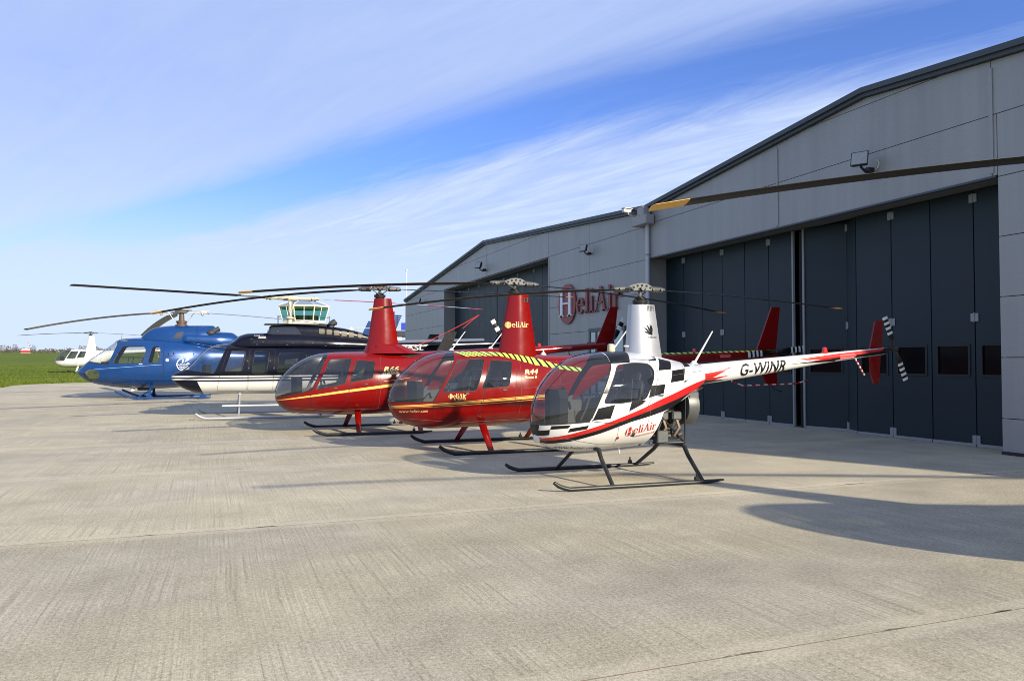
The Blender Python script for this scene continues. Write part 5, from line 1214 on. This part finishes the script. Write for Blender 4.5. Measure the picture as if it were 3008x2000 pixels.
def door_leaf(site, ya, xa, yb, xb, z0, z1, window=True, name='door_leaf', hinge=True, edge=None, strip=True):
    """one folding leaf from (xa,ya) to (xb,yb)"""
    a, b = Vector((xa, ya, 0)), Vector((xb, yb, 0)); u = (b - a).normalized(); n = Vector((-u.y, u.x, 0)); 
    if n.x > 0: n = -n
    ln = (b - a).length; mid = (a + b) / 2
    rot = Matrix((( u.x, n.x, 0), (u.y, n.y, 0), (0, 0, 1)))
    m = MB(); g = .012
    if window:
        wz0, wz1, wy = 1.36, 1.93, ln * .36
        for (p, q, r0, r1) in ((-ln / 2 + g, -wy, z0, z1), (wy, ln / 2 - g, z0, z1), (-wy, wy, z0, wz0), (-wy, wy, wz1, z1)):
            c = rot @ Vector(((p + q) / 2, 0, 0)); m.box((mid.x + c.x, mid.y + c.y, (r0 + r1) / 2), (q - p, .05, r1 - r0), 0, rot)
    else: m.box((mid.x, mid.y, (z0 + z1) / 2), (ln - 2 * g, .05, z1 - z0), 0, rot)
    leaf = site.part(m, name, DOORM, ang=30)
    if window:
        w = MB(); w.box((mid.x, mid.y, (wz0 + wz1) / 2), (2 * wy - .02, .012, wz1 - wz0 - .02), 0, rot); site.part(w, 'pane', M('dark_door_pane', (.004, .005, .006), .16, spec=.09, var=0), leaf)
        f = MB()
        for (p, q, r0, r1) in ((-wy - .03, wy + .03, wz0 - .03, wz0 + .012), (-wy - .03, wy + .03, wz1 - .012, wz1 + .03), (-wy - .03, -wy + .012, wz0 + .013, wz1 - .013), (wy - .012, wy + .03, wz0 + .013, wz1 - .013)):
            c = rot @ Vector(((p + q) / 2, .032, 0)); f.box((mid.x + c.x, mid.y + c.y, (r0 + r1) / 2), (q - p, .02, r1 - r0), 0, rot)
        site.part(f, 'window_frame', RUB, leaf)
    if strip:
        s = MB(); c = rot @ Vector((0, .03, 0)); s.box((mid.x + c.x, mid.y + c.y, z0 + .015), (ln - 2 * g, .03, .06), 0, rot); site.part(s, 'bottom_strip', DTRIM, leaf)
    if hinge:
        for zz in (z0 + .12, 2.46, z1 - .14):
            h = MB()
            for k in (-1, 1):
                c = a + n * .035 + u * k * .045; h.box((c.x, c.y, zz), (.075, .02, .16), 0, rot, .006)
            c = a + n * .045; h.tube([(c.x, c.y, zz - .09), (c.x, c.y, zz + .09)], .014, 8); site.part(h, 'hinge', DTRIM, leaf)
    if edge is not None:
        e = MB(); c = (a if edge == 0 else b) + n * .03; e.box((c.x, c.y, (z0 + z1) / 2), (.05, .06, z1 - z0), 0, rot); site.part(e, 'leading_edge', DTRIM, leaf)
    return leaf

near = thing('hangar', (XF, 12.5, 0), 0, label='near grey hangar with tall slate folding doors and gable roof', cat='hangar', group='two joined hangars'); S = Site(near)
YEND = 2.2; RN = [(YEND, 6.52), (12.53, 7.40), (21.38, 6.56)]
rl = [((YEND, 6.52 - .2), (12.53, 7.40 - .2)), ((12.53, 7.40 - .2), (21.38, 6.56 - .2))]
cladding(S, [YEND, 4.02, 9.70, 15.30, 21.36], rl, (9.6, 21.5, 4.90), zj=[-.3, .63, 1.69, 2.75, 3.81, 4.87, 5.99, 7.05, 8.1])
roof_trim(S, RN, XF)
for yy in (9.70, 15.30):
    m = MB(); m.box((XF - .012, yy, (4.95 + 7.40 - .3 - abs(yy - 12.53) * .095) / 2), (.02, .075, 7.40 - .3 - abs(yy - 12.53) * .095 - 4.95)); S.part(m, 'cover_strip', CLAD)
m = MB(); m.box((XF + .30, YEND - .03, 3.0), (.7, .04, 6.6)); m.add([(XF, YEND - .02, -.3), (46, YEND - .02, -.3), (46, YEND - .02, 6.4), (XF, YEND - .02, 6.4), (XF, YEND + .1, -.3), (46, YEND + .1, -.3), (46, YEND + .1, 6.4), (XF, YEND + .1, 6.4)], [(0, 1, 2, 3), (4, 7, 6, 5), (0, 3, 7, 4), (1, 5, 6, 2), (3, 2, 6, 7), (0, 4, 5, 1)]); S.part(m, 'end_wall', CLAD)
m = MB(); m.span((XF + .052, 9.55, 4.905), (XD + .1, 21.36, 4.98)); S.part(m, 'soffit', M('soffit_grey', (.16, .165, .17), .6))
m = MB(); m.span((XF - .03, 9.62, 4.86), (XF + .06, 21.36, 4.90)); S.part(m, 'lintel_trim', FASC)
m = MB(); m.span((XF + .052, 9.54, -.3), (XD + .08, 9.60, 4.90)); S.part(m, 'door_jamb', CLAD)
m = MB(); m.span((XF + .004, 21.36, -.3), (XD + .08, 21.42, 4.90)); S.part(m, 'door_jamb', M('jamb_brown_grey', (.25, .25, .235), .5))
m = MB(); m.span((XF - .02, 9.2, -.3), (XF + .0, 9.6, .06)); S.part(m, 'wall_base', RUB)
m = MB(); m.add([(XD + .6, 2.4, 0), (XD + .6, 21.3, 0), (XD + .6, 21.3, 6.3), (XD + .6, 2.4, 6.3)], [(0, 1, 2, 3)]); S.part(m, 'inner_shade_sheet', SHADE, ang=None)  # dark sheet added behind the leaves as painted interior shade
ed = [21.36, 20.37, 19.39, 18.44, 17.44, 16.46, 15.54]
for k in range(6): door_leaf(S, ed[k], XD, ed[k + 1], XD, .02, 4.88, k > 2, hinge=k in (1, 3, 5), edge=1 if k == 5 else None)
rd = [(15.18, XD), (14.05, XD + .26), (13.52, XD), (12.54, XD), (11.57, XD), (10.61, XD), (9.62, XD)]
for k in range(6): door_leaf(S, rd[k][0], rd[k][1], rd[k + 1][0], rd[k + 1][1], .02, 4.88, k != 1, hinge=k in (1, 3, 5), edge=0 if k == 0 else None)
m = MB(); m.tube([(XD + .1, 15.36, .02), (XD + .1, 15.36, 4.85)], .10, 4); S.part(m, 'centre_gap_shade', SHADE)  # dark strip added in the opening between leaves, painted shade only
m = MB(); m.tube([(XF - .07, 21.25, 0), (XF - .07, 21.25, 5.95)], .065, 12); dp = S.part(m, 'downpipe', M('pale_grey_pvc', (.50, .52, .55), .45))
for zz in (1.2, 3.1, 5.0):
    m = MB(); m.lathe([(.08, -.03), (.08, .03)], (XF - .07, 21.25, zz), n=12); S.part(m, 'pipe_clip', CLAD, dp)
m = MB(); m.span((XF - .34, 20.9, 5.93), (XF - .02, 21.75, 6.22), 0, .02); m.span((XF - .30, 21.1, 6.22), (XF - .04, 21.5, 6.50), 0, .02); S.part(m, 'gutter_hopper', M('hopper_grey', (.30, .30, .30), .5))

far = thing('hangar', (XF, 38, 0), 0, label='farther grey hangar with red oval company sign on its wall', cat='hangar', group='two joined hangars'); S = Site(far)
RF = [(21.44, 6.58), (36.97, 7.74), (54.15, 6.07)]
rl = [((21.44, 6.58 - .2), (36.97, 7.74 - .2)), ((36.97, 7.74 - .2), (54.15, 6.07 - .2))]
cladding(S, [21.46, 25.40, 29.12, 31.10, 36.80, 42.40, 44.40, 48.0, 54.1], rl, (29.12, 44.40, 5.90))
# the entrance beside the corner stands proud of the cladding
roof_trim(S, RF, XF)
m = MB(); m.span((XF, 54.1, -.3), (46, 54.2, 5.9)); S.part(m, 'end_wall', CLAD)
m = MB(); m.span((XF + .052, 29.1, 5.905), (XD + .1, 44.45, 5.96)); S.part(m, 'soffit', MATS['soffit_grey'])
m = MB(); m.span((XF - .03, 29.14, 5.86), (XF + .06, 44.38, 5.90)); S.part(m, 'lintel_trim', FASC)
m = MB(); m.span((XF + .004, 44.40, -.3), (XD + .08, 44.46, 5.90)); S.part(m, 'door_jamb', MATS['jamb_brown_grey'])
m = MB(); m.span((XF + .052, 29.05, -.3), (XD + .08, 29.11, 5.90)); m.span((XF - .02, 29.05, -.3), (XF - .002, 29.12, 5.88)); S.part(m, 'door_jamb', CLAD)
m = MB(); m.add([(XD + .6, 22, 0), (XD + .6, 54, 0), (XD + .6, 54, 5.8), (XD + .6, 22, 5.8)], [(0, 1, 2, 3)]); S.part(m, 'inner_shade_sheet', SHADE, ang=None)  # same added dark sheet for the unlit interior here
fe = [44.38, 43.46, 42.6, 41.75, 40.79, 39.91, 38.96, 38.05, 37.12, 36.09, 35.14, 34.23, 33.22, 32.26, 31.28, 30.2, 29.14]
for k in range(16): door_leaf(S, fe[k] - (.07 if k == 8 else 0), XD, fe[k + 1], XD, .02, 5.88, True, hinge=k % 2 == 1)
ef = M('entrance_frame', (.05, .055, .06), .4)
m = MB()
for a, b_ in (((22.74, 2.70), (25.38, 2.83)), ((22.74, .0), (22.86, 2.70)), ((25.26, .0), (25.38, 2.70)), ((24.75, .0), (24.85, 2.70)), ((22.86, .95), (24.75, 1.05))): m.span((XF - .07, a[0], a[1]), (XF - .006, b_[0], b_[1]))
en = S.part(m, 'entrance_frame', ef)
for a, b_ in ((22.87, 24.74), (24.86, 25.25)):
    for z0, z1 in ((1.06, 2.69), (.02, .94)) if b_ < 25 else ((.02, 2.69),):
        m = MB(); m.span((XF - .045, a, z0), (XF - .03, b_, z1)); S.part(m, 'pane', M('frosted_pane', (.30, .42, .44), .12, coat=.8, var=.15, vscale=1.4), en)

# company sign on the far hangar: disc, white initial, raised red letters
SR = M('sign_red', (.24, .045, .045), .45, var=.06); SW = M('sign_white', (.74, .76, .80), .45, var=.02)
sg = thing('wall_sign', (XF, 25.3, 3.4), 0, label='wall sign of dark red raised letters beside a white H on red disc', cat='sign'); S = Site(sg)
m = MB(); m.prism([(27.23 + .775 * math.cos(R(a)), 3.86 + .775 * math.sin(R(a))) for a in range(0, 360, 10)], (XF - .045, 0, 0), (0, 1, 0), (0, 0, 1), .05); S.part(m, 'sign_disc', SR)
def sign_letter(polys, y0, z0, sc, mat, name, x, wy=1.0, stretch=1.0):
    m = MB()
    for q in polys: m.prism([(y0 - a * sc * wy, z0 + b * sc * stretch) for a, b in q], (x, 0, 0), (0, 1, 0), (0, 0, 1), .05)
    return S.part(m, name, mat, ang=30)
sign_letter(serif_glyph('H')[0], 27.86, 3.38, 1.42, SW, 'letter_h', XF - .10, 1.30)
xo = 0.0
for ch in 'eliAir':
    P, ad = serif_glyph(ch); sign_letter([[(a + xo, b_) for a, b_ in q] for q in P], 26.44, 3.42, 1.26, SR, 'letter_' + ch.lower(), XF - .055, 1.20); xo += ad + .02

# floodlights and a small camera
def floodlight(yy, zz, yaw, tilt, sc, label):
    r_ = thing('floodlight', (XF, yy, zz), 0, label=label, cat='floodlight', group='floodlights on the hangar walls')
    rot = Matrix.Rotation(R(yaw), 3, 'Z') @ Matrix.Rotation(R(tilt), 3, 'Y'); o = Vector((-.36 * sc, 0, .05 * sc))
    m = MB(); hs = [[rot @ Vector((x * sc, y_ * sc, z * sc)) + o for y_, z in ((-w, -h), (w, -h), (w, h), (-w, h))] for x, w, h in ((-.12, .20, .18), (-.09, .20, .18), (.03, .16, .14), (.10, .08, .08))]
    m.rings([[tuple(p) for p in h] for h in hs]); m.build('housing', BLKM, r_, 30)
    g = MB(); g.add([tuple(rot @ Vector((-.124 * sc, y_ * sc, z * sc)) + o) for y_, z in ((-.18, -.16), (.18, -.16), (.18, .16), (-.18, .16))], [(0, 1, 2, 3)]); g.build('lens', M('flood_lens', (.28, .29, .27), .15, coat=1.0, var=.25, vscale=8), r_, None)
    b_ = MB(); b_.box((-.09 * sc, 0, -.16 * sc), (.20 * sc, .16 * sc, .12 * sc), 0, None, .02); b_.tube([(-.02, 0, -.2 * sc), (-.2 * sc, 0, -.22 * sc), (-.36 * sc, 0, -.1 * sc)], .03 * sc, 8); b_.build('bracket', BLKM, r_)
    c = MB(); c.tube([(-.02, -.12 * sc, -.18 * sc), (-.05, -.22 * sc, -.16 * sc), (-.03, -.26 * sc, -.05 * sc), (-.02, -.2 * sc, .05 * sc)], .012 * sc, 6); c.build('cable', CREAM, r_)
floodlight(12.38, 5.76, 30, 18, .85, 'large square floodlight on the near hangar above the doors')
floodlight(36.91, 6.41, 24, 20, .95, 'floodlight under the ridge of the farther hangar above its doors')
floodlight(25.31, 5.69, 24, 20, .75, 'floodlight on the farther hangar wall above the red sign')
floodlight(49.18, 5.57, 24, 20, .8, 'small floodlight near the low far end of the farther hangar')
cm = thing('security_camera', (XF - .1, 22.0, 6.45), 0, label='small white camera at the gutter where the hangars meet', cat='camera')
m = MB(); m.box((-.28, .0, .05), (.34, .13, .12), 0, Matrix.Rotation(R(12), 3, 'Z'), .02); m.build('housing', WHITE, cm); m = MB(); m.box((-.26, 0, .125), (.42, .20, .02), 0, Matrix.Rotation(R(12), 3, 'Z'), .004); m.build('hood', WHITE, cm); m = MB(); m.tube([(.1, 0, -.12), (-.22, 0, -.06), (-.24, 0, .0)], .025, 8); m.build('bracket', WHITE, cm)

# ---------------------------------------------------------------- control tower
tw = thing('control_tower', (11.7, 107.5, zt(107.5)), R(-6.2), label='cream octagonal control tower with green tinted cab windows', cat='control tower')
TC = M('cream_render', (.66, .62, .48), .6, var=.05); TZ = 6.75 - zt(107.5)
oc = lambda r, z: [(r * math.cos(R(22.5 + 45 * k)), r * math.sin(R(22.5 + 45 * k)), z) for k in range(8)]
m = MB(); m.rings([oc(2.6, -1), oc(2.6, TZ)]); m.build('tower_shaft', TC, tw, 20)
m = MB(); m.rings([oc(3.7, TZ - .15), oc(3.7, TZ)]); m.build('balcony', TC, tw, 20)
m = MB(); m.rings([oc(2.86, TZ), oc(2.95, TZ + .42)]); m.build('cab_base', TC, tw, 20)
m = MB(); m.rings([oc(3.50, TZ + 2.2), oc(3.56, TZ + 2.42)]); m.rings([oc(3.1, TZ + 2.0), oc(3.1, TZ + 2.19)]); m.build('cab_ring_beam', TC, tw, 20)
lo, hi = oc(2.95, TZ + .42), oc(3.48, TZ + 2.2)
for k in range(8):
    a, b_, c, d = Vector(lo[k]), Vector(lo[(k + 1) % 8]), Vector(hi[(k + 1) % 8]), Vector(hi[k])
    m = MB(); m.tube([a, d], .085, 6); m.build('mullion', TC, tw)
    for h in (0, 1):
        f = lambda s, t: (a.lerp(b_, s)).lerp(d.lerp(c, s), t)
        s0, s1 = h * .5 + .03, h * .5 + .47; q = [f(s0, .02), f(s1, .02), f(s1, .97), f(s0, .97)]
        p = MB(); p.add([tuple(v) for v in q], [(0, 1, 2, 3)]); p.build('pane', GL_TOWER, tw, None)
    m = MB(); m.tube([a.lerp(b_, .5), d.lerp(c, .5)], .05, 6); m.build('mullion', WHITE, tw)
ap = Vector((0, 0, TZ + 3.25)); ri = oc(3.52, TZ + 2.42); rt_ = oc(.8, TZ + 3.45)
for k in range(8):
    m = MB(); m.add([ri[k], ri[(k + 1) % 8], rt_[(k + 1) % 8], rt_[k]], [(0, 1, 2, 3)]); m.build('roof_facet', M('tower_roof_glazing', (.16, .20, .26), .25, coat=.6), tw, None)
    m = MB(); m.tube([ri[k], rt_[k]], .06, 6); m.build('roof_rib', WHITE, tw)
m = MB(); m.rings([oc(.8, TZ + 3.45), oc(.4, TZ + 3.55)]); m.build('roof_cap', FASC, tw, 20)
m = MB(); m.rings([oc(2.0, TZ + .42), oc(2.0, TZ + 1.1)]); m.build('control_desk', DGREY, tw, 20)
rp = MB(); ro = oc(3.62, TZ + 1.0)
for k in range(8): rp.tube([ro[k], ro[(k + 1) % 8]], .03, 5); rp.tube([(ro[k][0], ro[k][1], TZ), ro[k]], .03, 5)
rp.build('railing', GREYM, tw)

# ---------------------------------------------------------------- fuel kiosk with blue boards, flagpole, runway hut
BB = M('royal_blue_board', (.02, .05, .42), .4); DB = M('dark_blue_slat', (.012, .03, .13), .4)
ks = thing('kiosk', (16.9, 74.0, zt(74)), R(-12), label='low grey kiosk with dark blue slatted hood and royal blue board', cat='kiosk'); kz = zt(74)
m = MB(); m.span((-2.4, 0, -.5), (2.2, 3, 3.55 - kz)); m.build('wall', M('kiosk_wall', (.30, .29, .27), .7), ks)
m = MB(); m.span((-2.6, -.3, 3.55 - kz + .6), (2.4, 3.2, 3.55 - kz + 1.1)); m.build('canopy', M('kiosk_canopy', (.03, .035, .05), .5), ks)
for x in (-2.3, 2.1):
    m = MB(); m.tube([(x, -.1, -.5), (x, -.1, 4.2 - kz)], .07, 8); m.build('post', GREYM, ks)
m = MB(); m.span((-.15, -.12, 3.6 - kz), (.35, -.05, 4.1 - kz)); m.build('white_panel', SW, ks)
for k in range(8):
    z0 = 4.72 - kz + k * .185; hw = .30 + k * .075
    m = MB(); m.span((-.62 - hw * .6, -.42, z0), (-.5 + hw, -.30, z0 + .15)); m.build('slat', DB, ks)
m = MB(); m.tube([(-.4, -.3, 6.1 - kz), (-.4, -.3, 6.5 - kz)], .06, 8); m.build('lamp', RUB, ks)
bo = MB(); bo.span((.28, -.46, 4.72 - kz), (1.0, -.40, 5.42 - kz)); bo.build('blue_board', BB, ks)
fp = thing('flagpole', (17.3, 72.3, zt(72.3)), 0, label='tall thin white flagpole beyond the end of the far hangar', cat='flagpole')
m = MB(); m.tube([(0, 0, -.2), (0, 0, 10.3 - zt(72))], [.075, .05], 8); m.build('pole', WHITE, fp); m = MB(); m.ball((0, 0, 10.35 - zt(72)), .11, 8); m.build('finial', CREAM, fp)
ht = thing('runway_hut', (-66.3, 346, zt(346)), R(20), label='tiny red and white hut far out on the airfield', cat='hut')
m = MB(); m.span((-1.5, -1, 0), (1.5, 1, .95)); m.build('wall', REDP, ht); m = MB(); m.span((-1.7, -1.2, -.15), (1.7, 1.2, .0)); m.build('base', WHITE, ht)
m = MB(); m.prism([(-1.6, 0), (1.6, 0), (.9, .45), (-.9, .45)], (0, 0, .96), (1, 0, 0), (0, 0, 1), 2.2); m.build('roof', WHITE, ht)
m = MB()
for k in range(6): m.tube([(1.0, 0, 1.3 + k * .42), (1.0, 0, 1.3 + (k + 1) * .42)], .14, 6, k % 2)
m.build('mast', [WHITE, REDP], ht)

# far hedges and bare winter trees on the skyline
TW = M('winter_twigs', (.105, .088, .078), .9, var=.3, vscale=.2); HG = M('dark_hedge', (.050, .055, .036), .9, var=.3, vscale=.3)
tl = MB(); random.seed(21)
for k in range(900):
    ang = random.uniform(-62, 8); d = random.uniform(395, 440); a = R(ang) ; x, y_ = d * math.sin(a), d * math.cos(a)
    if y_ < 120: continue
    z0 = zt(y_) - .3; dens = .5 + .5 * math.sin(ang * 1.3) * math.sin(ang * .37 + 1); tall = random.random() < .25 * dens + .08
    h = random.uniform(1.5, 2.3) if not tall else random.uniform(2.4, 4.4); w = random.uniform(2.5, 5.0) if not tall else h * .5
    for q in range(60 if tall else 26):
        px_, pz = random.gauss(0, w * .42), abs(random.gauss(0, .45)) * h if not tall else h * random.uniform(.25, 1.0); pz = min(pz, h); py_ = random.gauss(0, 1.2); s = random.uniform(.25, .7) * (.5 if tall else 1.2); o = len(tl.v)
        b0 = random.uniform(0, 6.28)
        tl.v += [(x + px_ + s * math.cos(b0), y_ + py_, z0 + pz + s * math.sin(b0) * .8), (x + px_ + s * math.cos(b0 + 2.2), y_ + py_ + .2, z0 + pz + s * .7 * math.sin(b0 + 2.2)), (x + px_ + s * .5 * math.cos(b0 + 4.2), y_ + py_, z0 + pz + s * .8 * math.sin(b0 + 4.2))]; tl.f.append((o, o + 1, o + 2)); tl.m.append(1 if (not tall and q % 3) else 0)
    if tall: tl.tube([(x, y_, z0), (x + .1, y_, z0 + h * .6)], [.12, .05], 4)
me = bpy.data.meshes.new('skyline_hedge'); me.from_pydata(tl.v, [], tl.f); me.materials.append(TW); me.materials.append(HG); me.polygons.foreach_set('material_index', tl.m); me.update(); link('skyline_hedge', me, None, label='dark hedge and bare winter trees along the airfield skyline', cat='hedge', kind='stuff')
# ---------------------------------------------------------------- the row of helicopters
pi = math.pi
chequer_heli((5.707, 9.665, 0), pi + R(-1.85), 'white two-seat helicopter with black chequers and red swoosh, nearest of the row')
family_heli('r44', (5.467, 13.956, 0), pi + R(-.825), 'red helicopter with yellow-green roof stripes behind the chequered one', CRIM,
    dict(gold=True, hivis=True, mast_logo=True, text='r44', tips=[(-1.5, 2.80), (-176.5, 2.68)], tra=174.5, whips=[((-.62, -.05, 1.76), (-.62, -.05, 1.86)), ((-2.05, .0, 1.77), (-2.6, .0, 2.45))]))
family_heli('r66', (3.721, 18.229, zt(18.229)), pi + R(-1.48), 'red helicopter with single gold stripe and plain roof, middle of the row', CRIM,
    dict(gold=True, text='r66', tips=[(-8.0, 2.67), (-178.5, 3.28)], tra=118, seat=LEATH, whips=[((-1.75, .0, 1.89), (-2.1, .0, 2.35)), ((-2.75, .0, 1.94), (-3.2, .0, 2.5))]))
navy_heli((2.115, 23.04, zt(23.04)), pi + R(-1.0), 'long navy helicopter with white belly, white stripes and silver skids')
blue_heli((-1.012, 31.63, zt(31.63)), pi + R(-.31), 'metallic blue helicopter with white round emblem and blue skids')
family_heli('r44', (-8.9, 69.9, zt(69.9)), pi + R(0), 'distant plain white helicopter standing on the grass', WHITE, dict(text='white', tips=[(0, 2.85), (180, 2.85)], strut=WHITE))
family_heli('r44', (8.66, 2.94, 0), pi + R(-18), 'helicopter just outside the frame whose black yellow-tipped blade reaches over the near hangar', M('dark_graphite_paint', (.03, .032, .036), .3, coat=.6),
    dict(R=6.0, hz=3.34, chord=.20, tips=[(-1.3, 2.73), (178.7, 2.9)], strut=BLKM, glass=GL_DARK))  # unseen cabin's panes darkened so its ground shadow shows no bright window
# red strap hanging from the navy helicopter's blade tip to its tail boom
st = thing('tie_down_strap', (7.6, 22.4, 2.0), 0, label='thin red strap tied from navy helicopter blade tip down to its tail', cat='strap')
m = MB(); A, B_ = Vector((0.02, 0, 1.05)), Vector((-2.3, .3, -.05))
m.tube([A, A.lerp(B_, .3) + Vector((0, 0, -.06)), A.lerp(B_, .65) + Vector((0, 0, -.08)), B_], .011, 6); m.tube([A, A + Vector((-.22, 0, -.16)), A + Vector((-.52, .02, -.42))], .010, 6)
m.build('strap', M('red_webbing', (.50, .03, .03), .7), st)
